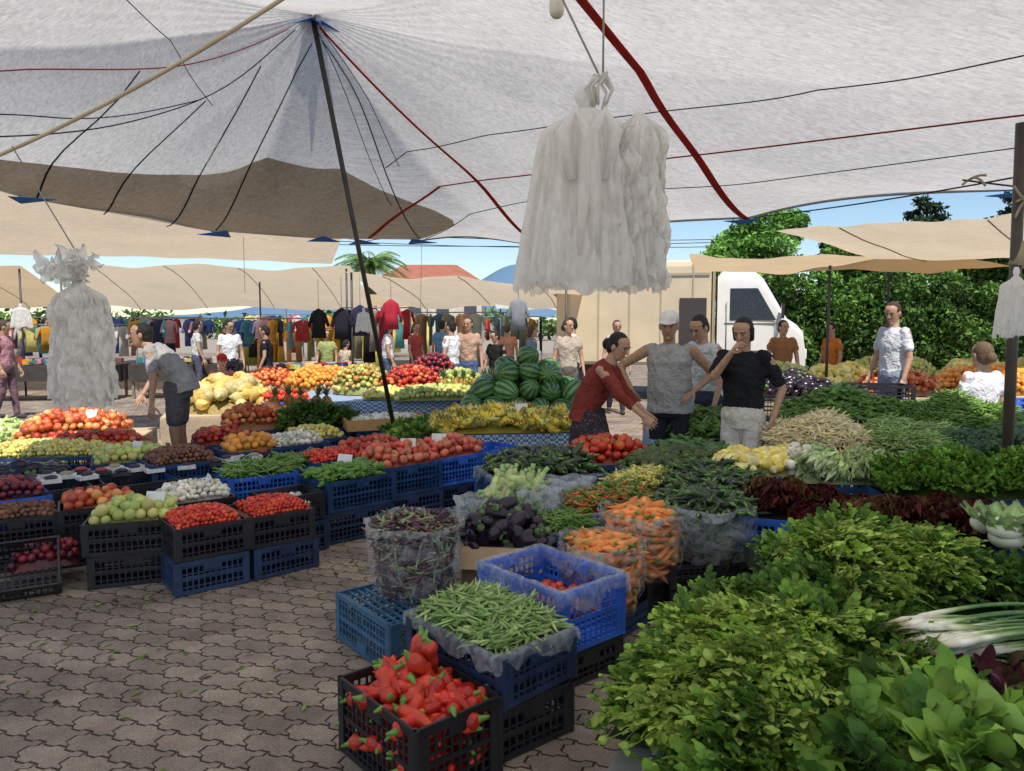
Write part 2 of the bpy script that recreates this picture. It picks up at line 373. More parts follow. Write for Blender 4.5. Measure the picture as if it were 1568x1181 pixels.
def sponion():
    ts=[];
    for i in range(12):
        y=(i-6)*.009;z=rng.uniform(0,.03);L=rng.uniform(.42,.52);b=rng.uniform(-.05,.05)
        k=9;x=np.linspace(0,1,k);r=np.array([.002,.012,.009,.006,.005,.005,.0055,.005,.002])
        C=ringcol(k,(.10,.21,.06,0));C[0]=(.5,.42,.25,0);C[1]=(.85,.82,.7,0);C[2]=(.8,.8,.6,0);C[3]=(.3,.42,.16,0)
        ts.append(loft(np.stack([x*L,y*(1+x*2)+b*x*x,z+.03*np.sin(x*3)+x*0],1),r,6,C))
        for j in range(3): ts.append(loft([(0,y,z),(-.03,y+rng.uniform(-.02,.02),z-.01)],[.0012,.0005],3,ringcol(2,(.5,.42,.28,0))))
    return join(ts)
T_so=sponion()
def pineapple():
    ts=[];k=9;a=np.linspace(-1.4,1.4,k);b=loft(np.stack([0*a,0*a,np.sin(a)*.1],1),np.cos(a)*.06+.005,14,None,ref=(1,0,0))
    b.V[:,:2]*=(1+.06*np.sin(np.arange(len(b.V))*2.2))[:,None];b.C=np.tile([.42,.23,.05,0],(len(b.V),1));b.C[::2,:3]*=.5;ts.append(b)
    for i in range(22):
        lf=t_leaf(rng.uniform(.08,.16),.02,-.0,.4,5,3);lf.C=np.tile([.10,.18,.08,0],(len(lf.V),1));ts.append(lf.tr(rotm(i*2.4,.6+.9*i/22,0)[0],(0,0,.09)))
    return join(ts)
T_pine=pineapple()
def pal(*c): return np.array(c,float)
P_tom=pal((.55,.045,.02),(.6,.08,.025),(.5,.03,.02));P_pinktom=pal((.6,.12,.08),(.55,.08,.05),(.62,.17,.09))
P_peach=pal((.75,.32,.10),(.68,.2,.08),(.78,.42,.14),(.5,.1,.05));P_nect=pal((.5,.07,.04),(.6,.17,.07),(.35,.03,.03))
P_or=pal((.78,.34,.05),(.74,.3,.05));P_lem=pal((.8,.66,.14),(.78,.6,.12),(.82,.74,.32));P_gr=pal((.09,.17,.025),(.12,.22,.035),(.07,.13,.02))
P_dk=pal((.03,.05,.018),(.045,.075,.022),(.022,.028,.02));P_bean=pal((.27,.40,.12),(.38,.48,.19),(.2,.32,.08));P_yb=pal((.82,.70,.42),(.76,.66,.38),(.7,.6,.34))
P_ebg=pal((.014,.008,.016),(.02,.01,.02));P_ban=pal((.78,.58,.07),(.72,.55,.08),(.62,.57,.13));P_yel=pal((.72,.58,.12),(.68,.6,.22),(.6,.55,.15))
P_car=pal((.76,.25,.05),(.8,.3,.08),(.68,.21,.04));P_pur=pal((.10,.035,.05),(.2,.12,.09),(.24,.3,.13),(.05,.02,.03));P_wh=pal((.75,.7,.6),(.7,.66,.55))
P_brn=pal((.16,.07,.04),(.2,.09,.05));P_ap=pal((.5,.55,.15),(.42,.5,.13),(.55,.5,.17));P_wm=pal((.2,.2,.2),(.26,.26,.26),(.16,.17,.16))
P_plum=pal((.16,.02,.03),(.28,.03,.03),(.1,.02,.04))
P_hot=pal((.5,.05,.02),(.12,.22,.03),(.55,.2,.03),(.08,.15,.03))
P_lf=pal((.12,.22,.028),(.16,.265,.04),(.085,.165,.025),(.06,.13,.022));P_lfd=pal((.06,.13,.022),(.08,.155,.027),(.10,.18,.028),(.045,.10,.02));P_lfl=pal((.25,.35,.06),(.2,.29,.045),(.32,.40,.09))
P_prp=pal((.05,.012,.02),(.08,.02,.03),(.07,.05,.025))
K={
'tomato':([T_tom],P_tom,'r',.036,0,M_gloss),'pinktomato':([T_tom],P_pinktom,'r',.042,0,M_gloss),'cherry':([T_small],P_tom,'r',.015,0,M_gloss),
'peach':([T_peach],P_peach,'r',.037,0,M_fruit),'nect':([T_apple],P_nect,'r',.036,0,M_gloss),'orange':([T_or],P_or,'r',.038,0,M_fruit),
'lemon':([T_lemon],P_lem,'l',.042,520,M_fruit),'apple':([T_apple],P_ap,'r',.038,0,M_fruit),'greenapple':([T_or],P_ap,'r',.036,0,M_fruit),
'plum':([T_small],P_plum,'r',.028,0,M_gloss),'yplum':([T_small],P_yel,'r',.021,0,M_fruit),'garlic':([T_tom],P_wh,'r',.026,0,M_matte),
'melon':([T_lemon],pal((.70,.48,.12),(.62,.42,.1),(.58,.48,.2)),'l',.12,40,M_matte),
'date':([T_small],P_brn,'r',.02,0,M_matte),'lpep':(T_longpep,P_gr,'l',1,900,M_gloss),'dpep':(T_longpep,P_dk,'l',1,900,M_gloss),'gpep':(T_redpep,pal((.08,.17,.02),(.12,.24,.03)),'l',.75,800,M_gloss),
'rpep':(T_redpep,pal((.52,.03,.015),(.45,.02,.012),(.56,.05,.02)),'l',1,420,M_gloss),'chili':(T_chil,P_hot,'l',1,1800,M_gloss),'ychili':(T_chil,P_yel,'l',.8,3500,M_gloss),
'bean':(T_bean,P_bean,'l',1,3600,M_matte),'ybean':(T_bean,P_yb,'l',1.15,2800,M_matte),'flat':(T_flat,P_bean,'l',1,2600,M_matte),'gbean':(T_flat,pal((.13,.25,.04),(.19,.31,.07)),'l',1.1,2200,M_matte),
'cuc':(T_cuc,pal((.05,.12,.03),(.07,.16,.04)),'l',1,700,M_gloss),'zuc':([T_zuc],pal((.50,.56,.24),(.44,.52,.2)),'l',1,500,M_fruit),'egg':([T_egg],P_ebg,'l',1,300,M_gloss),
'carrot':([T_car],P_car,'l',1.05,1000,M_matte),'pur':(T_bean,P_pur,'l',1.2,3400,M_matte),'banana':([T_ban],P_ban,'l',1.15,100,M_fruit),
'avoc':([T_egg],pal((.05,.07,.02),(.07,.11,.03)),'l',.7,500,M_matte),
'leaf':(SP_small,P_lf,'f',1,900,M_leaf),'leafm':(SP_med,P_lf,'f',1,760,M_leaf),'leafd':(SP_small,P_lfd,'f',1.1,900,M_leaf),'leafl':(SP_small,P_lfl,'f',1.,900,M_leaf),'stalk':(SP_stalk,P_lfl,'f',1.,420,M_leaf),'spinl':(SP_big,pal((.19,.31,.05),(.14,.24,.04),(.23,.35,.08)),'f',1.0,420,M_leaf),
'pars':(SP_pars,pal((.13,.25,.03),(.17,.3,.045),(.09,.19,.025)),'f',1.,1500,M_leaf),'purl':(SP_big,P_prp,'f',.7,700,M_leaf),
'let':(T_let,pal((.5,.6,.28),(.58,.66,.38)),'h',1,34,M_leaf),'rlet':(T_redlet,pal((.08,.025,.024),(.10,.05,.03),(.15,.16,.05),(.065,.02,.02)),'h',.9,52,M_leaf),'broc':([T_broc],pal((.045,.09,.04),(.06,.11,.045)),'h',1,50,M_matte)}
def mo(u,v): return np.clip((1-np.abs(u)**3)*(1-np.abs(v)**3),0,1)**.6
def heap(name,kind,x,y,z,la,lb,rot=40,h=.08,sc=1,dens=1,yaw=None,tilt=.28,geo=None,yj=.5,shape='b'):
    Ts,P,mode,s,dn,mat=K[kind];s=s*sc
    g=geo or Geo();ca,sa=math.cos(R(rot)),math.sin(R(rot))
    if mode=='r':
        d=s*1.86;us=np.arange(-la/2+s*.9,la/2-s*.5,d);vs=np.arange(-lb/2+s*.9,lb/2-s*.5,d*.87);pts=[]
        for layer in range(2):
            for j,v in enumerate(vs):
                for u in us:
                    uu=u+(d/2 if (j+layer)%2 else 0);vv=v+layer*d*.3
                    if abs(uu)<=la/2 and abs(vv)<=lb/2:
                        if layer and rng.random()<.45: continue
                        pts.append((uu,vv,layer*s*1.1))
        pts=np.array(pts);pts[:,:2]+=rng.normal(0,s*.16,(len(pts),2))
        U,Vv,Z=pts[:,0],pts[:,1],pts[:,2]
        n=len(pts)
    else:
        n=max(3,int(dn*la*lb*dens/(sc**1.3)));U=rng.uniform(-la/2,la/2,n)*.96;Vv=rng.uniform(-lb/2,lb/2,n)*.96;Z=rng.uniform(-.5,1.,n)*(.03*s if mode=='l' and s>=.5 else .01)
    if shape=='c':
        k=(2*U/la)**2+(2*Vv/lb)**2<1.0;U,Vv,Z=U[k],Vv[k],Z[k];n=len(U)
        m=np.sqrt(np.clip(1-(2*U/la)**2-(2*Vv/lb)**2,0,1))
    else: m=mo(2*U/la,2*Vv/lb)
    X=x+U*ca-Vv*sa;Y=y+U*sa+Vv*ca
    lump=.75+.45*np.sin(X*9+Y*4)*np.sin(Y*11-X*3) if mode in('f','h') else (.85+.25*np.sin(X*9+Y*4)*np.sin(Y*11-X*3) if mode=='l' else 1.)
    zz=h*m*lump+Z+ (s*.35 if mode=='r' else .012)
    Ps=np.stack([X,Y,z+zz],1)
    if mode=='r': Ms=rotm(rng.uniform(0,6.28,n),rng.normal(0,.5,n),rng.normal(0,.5,n))
    elif mode=='l':
        yw=rng.uniform(0,6.28,n) if yaw is None else R(yaw)+rng.normal(0,yj,n)
        Ms=rotm(yw,rng.normal(0,tilt,n),rng.uniform(0,6.28,n) if kind not in('banana',) else rng.normal(0,.4,n))
    elif mode=='f':
        out=np.arctan2(Y-y,X-x);yw=out+rng.normal(0,1.,n)+ 1.*np.sin(X*7+Y*5) if yaw is None else R(yaw)+rng.normal(0,.5,n);Ms=rotm(yw,rng.uniform(-.25,1.0,n) if yaw is None else rng.uniform(-.2,.4,n),rng.normal(0,.5,n))
    else: Ms=rotm(rng.uniform(0,6.28,n),rng.normal(0,.35,n),rng.normal(0,.35,n))
    Ms=Ms*(s*rng.uniform(.75,1.25,n))[:,None,None]
    Cs=P[rng.integers(0,len(P),n)]*rng.uniform(.75,1.25,(n,1))
    w=rng.integers(0,len(Ts),n)
    for i,t in enumerate(Ts):
        k=w==i;g.inst(t,Ms[k],Ps[k],Cs[k])
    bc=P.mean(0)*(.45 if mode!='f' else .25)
    def f(u,v):
        uu=(u*2-1);vv=(v*2-1)
        if shape=='c':
            r=v;a=u*2*math.pi;lx=math.cos(a)*r*la/2;ly=math.sin(a)*r*lb/2;mm=math.sqrt(max(0,1-r*r))
        else: lx=uu*la/2*.98;ly=vv*lb/2*.98;mm=float(mo(uu,vv))
        return (x+lx*ca-ly*sa,y+lx*sa+ly*ca,z+h*(.8 if mode=='r' else .5)*mm-.004)
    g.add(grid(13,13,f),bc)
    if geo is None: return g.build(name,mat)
BLUE=(.03,.12,.52);DBL=(.018,.055,.15);BLK=(.018,.018,.022);TEAL=(.045,.13,.23);NAV=(.02,.04,.09)
def crate(x,y,z,la,lb,h,col,rot=40,name='plastic_crate',fine=True,inv=False,tilt=None):
    g=Geo();th=.012
    def side(L):
        p=.034 if fine else .07
        g2=[box(L,th,.03,(0,0,h-.015)),box(L,th,.025,(0,0,.0125)),box(L,th*.7,.02,(0,0,h*.5))]
        n=max(3,int(L/p))
        for i in range(n+1): g2.append(box(.009,th*.6,h-.05,(-L/2+L*i/n,0,h/2)))
        m=max(1,int(h/(p*1.1)))
        for i in range(1,m): g2.append(box(L,th*.5,.007,(0,.0,h*i/m+.004)))
        for sx in(-1,1): g2.append(box(.04,th*1.3,h-.004,(sx*(L/2-.02),0,h/2)))
        g2.append(box(.10,th*1.2,.05,(0,0,h-.045)))
        return join(g2)
    s1=side(la);s2=side(lb-.028)
    ts=[s1.tr(None,(0,lb/2,0)),s1.tr(None,(0,-lb/2,0)),s2.tr(rotm(math.pi/2)[0],(la/2-.006,0,0)),s2.tr(rotm(math.pi/2)[0],(-la/2+.006,0,0))]
    ts+=[box(la-.03,.012,.008,(0,-lb/2+lb*(i+.5)/9,.012)) for i in range(9)]+[box(.012,lb-.03,.006,(-la/2+la*(i+.5)/12,0,.02)) for i in range(12)]
    for t in(-1,1):
        for q in(-1,1): ts.append(rod((t*(la/2-.004),q*(lb/2-.004),0),(t*(la/2-.004),q*(lb/2-.004),h),.012,8))
    t=join(ts)
    if inv: t=t.tr(np.diag([1,-1,-1]),(0,0,h))
    M=rotm(R(rot))[0]
    if tilt is not None: M=M@rotm(0,tilt[0],tilt[1])[0]
    g.add(t,np.array(col)*rng.uniform(.8,1.25),0,M,(x,y,z));return g.build(name,M_plas,False)
def stack(x,y,z,la,lb,cols,rot=40,fine=True,**k):
    h=z/len(cols)
    for i,c in enumerate(cols): crate(x+rng.normal(0,.008),y+rng.normal(0,.008),i*h+.006,la,lb,h-.004,c,rot+rng.normal(0,2.2),fine=fine,**k)
def table(name,x,y,la,lb,z,rot,mat,skirt=.25,col=(1,1,1)):
    e=empty(name);M=rotm(R(rot))[0]
    g=Geo();g.add(box(la,lb,.03,(0,0,z-.015)),col,0,M,(x,y,0));g.build('top',M_wood,False,e)
    g=Geo()
    for sx in(-1,1):
        for sy in(-1,1): g.add(box(.05,.05,z-.032,(sx*(la/2-.06),sy*(lb/2-.06),(z-.032)/2)),(.25,.2,.15),0,M,(x,y,0))
    g.build('legs',M_wood,False,e)
    g=Geo();per=[(-1,-1),(1,-1),(1,1),(-1,1),(-1,-1)];n=160
    def f(u,v):
        q=u*4;i=min(3,int(q));fr=q-i;a=per[i];b=per[i+1];px=(a[0]+(b[0]-a[0])*fr)*(la/2+.012);py=(a[1]+(b[1]-a[1])*fr)*(lb/2+.012)
        w=.012*math.sin(u*90)*v;l=math.hypot(px,py)
        return (px*(1+w/l*1.5),py*(1+w/l*1.5),z+.004-v*skirt*(1+.1*math.sin(u*37)))
    g.add(grid(n,4,f),col,0,M,(x,y,0))
    g.add(grid(2,2,lambda u,v:((u-.5)*(la+.024),(v-.5)*(lb+.024),z+.004)),col,0,M,(x,y,0))
    g.build('cloth',mat,True,e);return e
def bag(name,x,y,z0,z1,r,rot=0,mat=None,nf=9,sq=1.,coll=.05,cr=.09):
    g=Geo();ph=rng.uniform(0,6)
    def f(u,v):
        a=u*2*math.pi;u1=u%1.;k0=.82+.25*math.sin(v*2.6)
        rr=r*k0*(1+.04*math.sin(nf*a+ph+v*2)+cr*(vn(min(u1,1-u1)*28,v*8+ph)-.5)*2)
        z=z0+(z1-z0)*min(1,v*1.25)
        if v>.8: k=(v-.8)/.2;rr*=1+.16*k;z+=coll*math.sin(k*3.0)+.02*math.sin(a*5+ph)*k
        return (x+rr*math.cos(a),y+rr*math.sin(a)*sq,z)
    g.add(grid(64,18,f));return g.build(name,mat or M_film)
def bagfill(kind,x,y,z0,z1,r,n,tilt=.9):
    Ts,P,mode,s,dn,mat=K[kind];g=Geo()
    th=rng.uniform(0,6.28,n);zz=rng.uniform(z0+.02,z1,n);v=(zz-z0)/(z1-z0);rr=r*(.80+.22*np.sin(v*2.2))*rng.uniform(.86,.93,n)
    Ps=np.stack([x+rr*np.cos(th),y+rr*np.sin(th),zz],1);Ms=rotm(th+math.pi/2,rng.normal(0,tilt,n),rng.uniform(0,6,n))*s
    Cs=P[rng.integers(0,len(P),n)]*rng.uniform(.8,1.2,(n,1));w=rng.integers(0,len(Ts),n)
    for i,t in enumerate(Ts): g.inst(t,Ms[w==i],Ps[w==i],Cs[w==i])
    g.add(loft([(x,y,z0),(x,y,z0+(z1-z0)*.5),(x,y,z1-.01)],[r*.75,r*.88,r*.85],20),P.mean(0)*.4)
    return g
# ================================================================== CENTRAL CLUSTER
crate(-.36,2.80,.006,.54,.38,.3,BLK,131);heap('red_pepper_pile','rpep',-.36,2.80,.2,.46,.31,131,.10,dens=1.5,tilt=.35)
g=Geo();heap('x','rpep',-.36,2.80,.06,.49,.33,131,.12,dens=.9,tilt=.3,geo=g);g.build('red_pepper_filling',M_gloss)
g=Geo()
for i in range(6):
    g.add(T_redpep[i%3],P_tom[0]*.85,0,rotm(rng.uniform(0,6),-1.05+rng.normal(0,.2),rng.uniform(0,6))[0]*1.15,(-.38+rng.normal(0,.05),2.93+rng.normal(0,.04),.35))
g.build('red_pepper_bunch',M_gloss)
stack(-.10,3.13,.42,.6,.42,[BLK,NAV],131);heap('green_bean_pile','flat',-.10,3.13,.40,.54,.37,131,.085,dens=1.4)
def liner(x,y,z,la,lb,rot,drop=.05,mat=None,name='plastic_liner'):
    g=Geo();ca,sa=math.cos(R(rot)),math.sin(R(rot));per=[(-1,-1),(1,-1),(1,1),(-1,1),(-1,-1)];ph=rng.uniform(0,9)
    def f(u,v):
        q=u*4;i=min(3,int(q));fr=q-i;a=per[i];b=per[i+1];o=(v-.5)*2;ex=.02*math.copysign(1,o)*min(1,abs(o)*3)
        lx=(a[0]+(b[0]-a[0])*fr)*(la/2+ex);ly=(a[1]+(b[1]-a[1])*fr)*(lb/2+ex)
        uu=u%1.;nz=vn(uu*40+ph,v*4);zz=z+.012-drop*abs(o)**1.5*(.5+1.*nz)+.008*nz;k=1+.04*(nz-.5)*abs(o)
        return (x+lx*k*ca-ly*k*sa,y+lx*k*sa+ly*k*ca,zz)
    g.add(grid(140,9,f));return g.build(name,mat or M_film)
liner(-.10,3.13,.425,.6,.42,131,.06,M_film2)
stack(.19,3.68,.17,.58,.42,[BLK],131);crate(.19,3.68,.176,.6,.43,.30,BLUE,131)
crate(.19,3.68,.185,.55,.38,.02,BLUE,131);heap('tomato_leftovers','tomato',.24,3.78,.19,.34,.22,131,.10,sc=.9)
liner(.19,3.68,.475,.6,.43,131,.10,M_film2)
crate(-.60,3.84,.006,.58,.40,.25,TEAL,128,inv=True)
gg=bagfill('pur',-.52,3.97,.265,.58,.225,420);heap('x','pur',-.52,3.97,.57,.42,.42,0,.05,dens=1.1,geo=gg,shape='c');gg.build('purple_bean_sack_filling',M_matte)
bag('clear_plastic_sack',-.52,3.97,.26,.60,.235)
g=Geo();CX,CY=-.03,4.30
for s in(-1,1): g.add(box(.46,.006,.40,(0,s*.17,.20)),(.52,.36,.2),0,rotm(R(-8))[0],(CX,CY,.04));g.add(box(.006,.34,.40,(s*.23,0,.20)),(.5,.35,.2),0,rotm(R(-8))[0],(CX,CY,.04))
g.add(box(.45,.33,.01,(0,0,.01)),(.4,.28,.17),0,rotm(R(-8))[0],(CX,CY,.04))
g.add(box(.46,.13,.005,(0,-.065,0)),(.52,.37,.21),0,rotm(R(-8))[0]@rotm(0,0,.9)[0],(CX-.025,CY-.17,.435))
g.build('cardboard_carton',M_car,False)
heap('aubergine_pile','egg',CX,CY+.02,.40,.42,.32,-8,.17,dens=1.9,tilt=.7)
stack(.0,4.95,.42,.6,.4,[BLK,DBL],-8);heap('courgette_pile','zuc',.02,4.85,.48,.34,.26,-8,.18,dens=1.6,tilt=1.1,sc=1.0)
stack(.32,4.25,.14,.6,.4,[BLK],131)
stack(.47,4.1,.13,.55,.4,[NAV],50);stack(.80,4.5,.22,.58,.42,[BLK],50)
for (x,y,a,b,r,k) in((.49,4.02,.14,.48,.20,'carrot'),(.78,4.40,.20,.55,.22,'carrot')):
    gg=bagfill(k,x,y,a,b,r,120,.5);heap('x',k,x,y,b-.03,r*1.55,r*1.55,0,.07,dens=1.5,geo=gg,shape='c',tilt=.15);gg.build('carrot_sack_filling',M_matte)
    bag('clear_plastic_sack',x,y,a,b,r*1.08,mat=M_film,coll=.05)
stack(1.17,4.50,.30,.6,.42,[BLK,BLK],10);gg=bagfill('dpep',1.17,4.47,.30,.55,.25,60);heap('x','dpep',1.17,4.5,.55,.6,.48,0,.10,geo=gg,shape='c',dens=1.4);gg.build('dark_pepper_filling',M_gloss)
bag('clear_plastic_sack',1.17,4.47,.30,.58,.27,mat=M_film2)
for nm,kd,x,y,z,a,b,h in(('green_chilli_tray','gbean',.30,4.5,.46,.32,.26,.05),('hot_pepper_pile','chili',.62,4.8,.52,.55,.38,.09),('yellow_pepper_pile','ychili',.90,5.12,.56,.5,.34,.10),
   ('dark_pepper_pile','dpep',1.35,4.95,.58,.62,.5,.12),('long_green_pepper_pile','dpep',.20,5.38,.62,.72,.5,.12),('cucumber_pile','avoc',1.25,5.55,.62,.75,.42,.1)):
    stack(x,y,z,a+.08,b+.08,[BLK,DBL],20);heap(nm,kd,x,y,z,a,b,20,h,dens=1.3);liner(x,y,z+.0,a+.06,b+.06,20,.07,M_film2)
for (x,y,z,r) in((.17,4.62,.50,.10),(.38,4.85,.52,.12),(-.22,4.75,.42,.12)): bag('crumpled_plastic_bag',x,y,z,z+.12,r,mat=M_film2,cr=.4,sq=.7)
stack(.74,5.85,.62,.62,.46,[BLK,BLK,DBL],15);heap('tomato_pile','tomato',.74,5.85,.60,.6,.44,15,.14)
stack(1.42,5.95,.6,.6,.44,[BLK,DBL],5);heap('bitter_cucumber_pile','cuc',1.42,5.95,.6,.6,.42,5,.12)
stack(1.78,5.25,.64,.74,.46,[BLK,DBL],-5);heap('lemon_pile','lemon',1.76,5.22,.66,.68,.4,-5,.13,dens=1.4)
heap('pale_onion_pile','garlic',1.98,5.12,.68,.25,.3,-5,.12,sc=1.2)
stack(2.25,4.98,.64,.74,.46,[BLK,DBL],-8);heap('pale_lettuce_pile','let',2.25,4.98,.66,.78,.46,-8,.09,dens=1.9)
stack(1.62,4.42,.36,.58,.4,[BLK,BLK],-20);crate(1.62,4.42,.365,.58,.4,.2,BLUE,-20);heap('red_lettuce_pile','rlet',1.68,4.52,.52,.55,.38,-20,.10,dens=1.5)
stack(1.45,4.0,.2,.5,.36,[NAV],-20)
# ================================================================== RIGHT GREENS
ax=62
table('greens_table',1.62,2.28,1.95,2.2,.38,ax,M_cloth,.12,(.25,.25,.25))
g=Geo();g.add(rod((.30,1.92,.40),(1.16,3.52,.40),.016),(.35,.35,.36));g.add(rod((.30,1.92,.40),(1.5,1.25,.40),.016),(.35,.35,.36));g.build('table_edge_rail',M_metal)
heap('watercress_pile','leaf',.90,2.66,.40,1.25,.72,ax,.15,dens=1.9)
heap('mint_pile','stalk',.84,2.52,.44,.95,.46,ax,.15,dens=2.6,yaw=-120)
heap('parsley_pile','leafd',1.30,3.05,.42,.7,.6,ax,.17,dens=1.7)
heap('chard_pile','leafm',1.22,2.72,.44,.6,.5,ax,.15,dens=1.5)
heap('purslane_pile','leafm',.84,2.02,.40,.95,.65,ax,.16,dens=1.7)
heap('arugula_pile','leafm',1.04,1.80,.42,.8,.6,ax,.14,dens=1.6,sc=1.35)
heap('spinach_pile','spinl',1.36,1.82,.46,.62,.6,ax,.15,dens=1.7)
heap('purple_basil_pile','purl',1.62,2.20,.46,.6,.4,ax,.12,dens=1.7)
heap('rocket_pile','leafd',1.98,2.00,.42,.8,.5,ax,.12,dens=1.5)
heap('rocket_pile','leaf',1.28,2.36,.42,.5,.4,ax,.14,dens=1.5)
g=Geo()
for i in range(14): g.add(T_small,(.5,.03,.07),0,rotm(rng.uniform(0,6))[0]*.02,(1.10+rng.normal(0,.035),2.80+rng.normal(0,.03),.62+rng.uniform(0,.02)))
g.build('radish_bunch',M_gloss)
crate(1.78,2.56,.40,.62,.40,.13,BLUE,6,name='blue_tub')
g=Geo()
for i in range(9): g.add(T_so,(1,1,1),0,rotm(R(-6)+rng.normal(0,.1),rng.normal(.03,.04),rng.normal(0,.2))[0]*1.05,(1.42+rng.normal(0,.03),2.70-.034*i+rng.normal(0,.01),.55+.018*(i%3)))
g.build('spring_onion_bunch',M_matte)
table('herb_table',1.98,3.62,1.25,1.1,.48,10,M_cloth,.1,(.04,.05,.04))
heap('coriander_pile','leaf',1.72,3.50,.50,.8,.75,10,.17,dens=2.0)
heap('fenugreek_pile','stalk',1.60,3.40,.56,.6,.55,10,.11,dens=2.,yaw=-100)
heap('dill_pile','leafd',1.95,3.25,.48,.7,.4,10,.14,dens=2)
heap('yellowing_herb_pile','leafl',1.62,3.20,.49,.55,.3,10,.11,dens=1.4)
heap('red_lettuce_pile','rlet',2.25,4.02,.56,.85,.5,-8,.11,dens=1.4)
stack(2.3,4.05,.56,.66,.44,[BLK,DBL],-8)
heap('curly_parsley_pile','pars',2.85,4.60,.68,1.2,.62,-8,.15,dens=1.9);stack(2.55,4.6,.66,.66,.44,[BLK,DBL],-8);stack(3.15,4.55,.66,.66,.44,[BLK,DBL],-8)
crate(1.62,3.92,.30,.5,.34,.2,BLK,40);stack(1.62,3.92,.3,.5,.34,[DBL],40)
g=Geo()
for i in range(8):
    p=(2.30+rng.normal(0,.08),3.38+rng.normal(0,.1),.72+rng.uniform(0,.06));g.add(sphere(.075,.075,.05,14,8),(.75,.72,.58),0,None,p)
    for j in range(9): g.add(t_leaf(.17,.09,-.1,.3,6,5,.5,j),(.3,.42,.18),0,rotm(j*.7,.7,0)[0],(p[0],p[1],p[2]-.04))
g.build('cauliflower_pile',M_leaf)
heap('leek_bundle','leafd',2.4,3.1,.5,.6,.5,20,.1,dens=1.2)
table('gingham_table',3.35,6.45,3.6,1.75,.62,-6,M_ging,.22)
heap('yellow_bean_pile','ybean',2.50,6.14,.64,.9,.85,-6,.27,dens=1.4,shape='c')
heap('borlotti_bean_pile','bean',3.15,5.98,.64,.9,.8,-6,.24,dens=1.4,shape='c')
heap('broccoli_pile','broc',3.62,5.60,.66,.7,.5,-6,.20,dens=2)
heap('green_pepper_pile','lpep',3.05,6.95,.66,1.15,.7,-6,.38,dens=1.5,shape='c')
heap('long_bean_pile','gbean',3.95,6.75,.66,1.2,.95,-6,.36,dens=1.4,shape='c')
heap('dark_pepper_pile','lpep',4.3,6.1,.66,.8,.7,-6,.25,dens=1.4,shape='c')
g=Geo()
for p in((3.1,5.75),(3.2,5.66)): g.add(sphere(.07,.07,.05,12,7),(.75,.72,.55),0,None,(*p,.74))
g.build('cauliflower',M_matte)
table('gingham_table',1.75,7.2,.9,1.0,.62,-6,M_ging,.22);heap('green_vegetable_pile','lpep',1.75,7.15,.64,.85,.9,0,.22,shape='c',dens=1.2)
# ================================================================== LEFT STALL
def disp(nm,kind,x,y,z,la,lb,h=.05,cols=(BLK,),rot=40,fine=True,**k):
    stack(x,y,z,la+.05,lb+.05,list(cols),rot,fine);heap(nm,kind,x,y,z-.02,la,lb,rot,h,**k)
disp('pear_pile','greenapple',-2.50,4.92,.42,.48,.34,.07,(BLK,BLK),22)
crate(-3.12,4.66,.06,.48,.34,.2,BLK,30,tilt=(0,.75));heap('packet_pile','plum',-3.05,4.85,.12,.4,.25,30,.1)
disp('cherry_tomato_pile','cherry',-2.03,4.86,.42,.40,.40,.06,(NAV,BLK),38);disp('cherry_tomato_pile','cherry',-1.66,5.15,.42,.40,.40,.06,(NAV,BLK),38)
disp('garlic_pile','garlic',-2.3,5.38,.44,.46,.36,.08,(NAV,BLK),38)
disp('plum_pile','plum',-3.75,5.5,.42,.5,.4,.09,(BLK,BLUE),38)
disp('apricot_pile','peach',-2.98,5.35,.40,.42,.3,.05,(BLK,BLK),30);disp('walnut_pile','date',-3.45,5.2,.36,.45,.3,.05,(BLK,BLK),30)
g=Geo()
for i in range(8):
    for j in range(3):
        px,py=-3.75+.2*i+.02*j,5.62+.14*i+.17*j-.0;M=rotm(R(38+rng.normal(0,8)))[0]
        g.add(box(.14,.10,.03,(0,0,.0)),(.75,.75,.72) if (i+j)%3 else (.05,.05,.05),0,M,(px,py,.47));g.add(sphere(.05,.035,.02,8,5),[(.03,.02,.04),(.35,.3,.2),(.4,.04,.06)][(i*j)%3],0,M,(px,py,.495))
g.build('fruit_punnets',M_fruit,False)
stack(-3.0,5.95,.44,.62,.44,[BLK,BLK],38);stack(-3.5,5.75,.44,.6,.44,[BLK,BLK],38);stack(-2.55,6.3,.44,.62,.44,[BLK,DBL],38)
disp('aubergine_row','egg',-3.95,6.05,.44,.5,.36,.08,(BLK,DBL),38,dens=1.5)
disp('mini_yellow_plum_pile','yplum',-4.3,6.95,.48,1.1,.5,.1,(BLK,DBL),10,fine=False)
disp('quince_pile','greenapple',-3.4,6.65,.48,.55,.4,.08,(BLK,DBL),30)
disp('date_pile','date',-2.88,6.5,.5,.5,.45,.1,(BLK,DBL),38)
disp('green_bean_crate_fill','gbean',-2.1,6.15,.46,.5,.36,.06,(BLK,BLUE),38);disp('green_bean_crate_fill','lpep',-1.82,6.55,.46,.5,.36,.06,(BLK,BLUE),38)
disp('yellow_squash_pile','orange',-2.5,7.1,.5,.45,.36,.08,(BLK,DBL),38);disp('onion_pile','garlic',-2.15,7.45,.5,.5,.36,.06,(BLK,DBL),38,sc=1.2)
disp('green_pepper_crate_fill','gpep',-1.32,5.98,.48,.56,.42,.07,(NAV,DBL),45,dens=1.2);disp('strawberry_crate_fill','cherry',-1.62,6.62,.5,.5,.36,.06,(BLK,DBL),45,sc=1.2)
crate(-1.66,5.52,.24,.42,.34,.2,BLK,42);crate(-1.66,5.52,.01,.46,.36,.22,NAV,42);heap('white_packet_pile','garlic',-1.68,5.55,.3,.3,.25,42,.06)
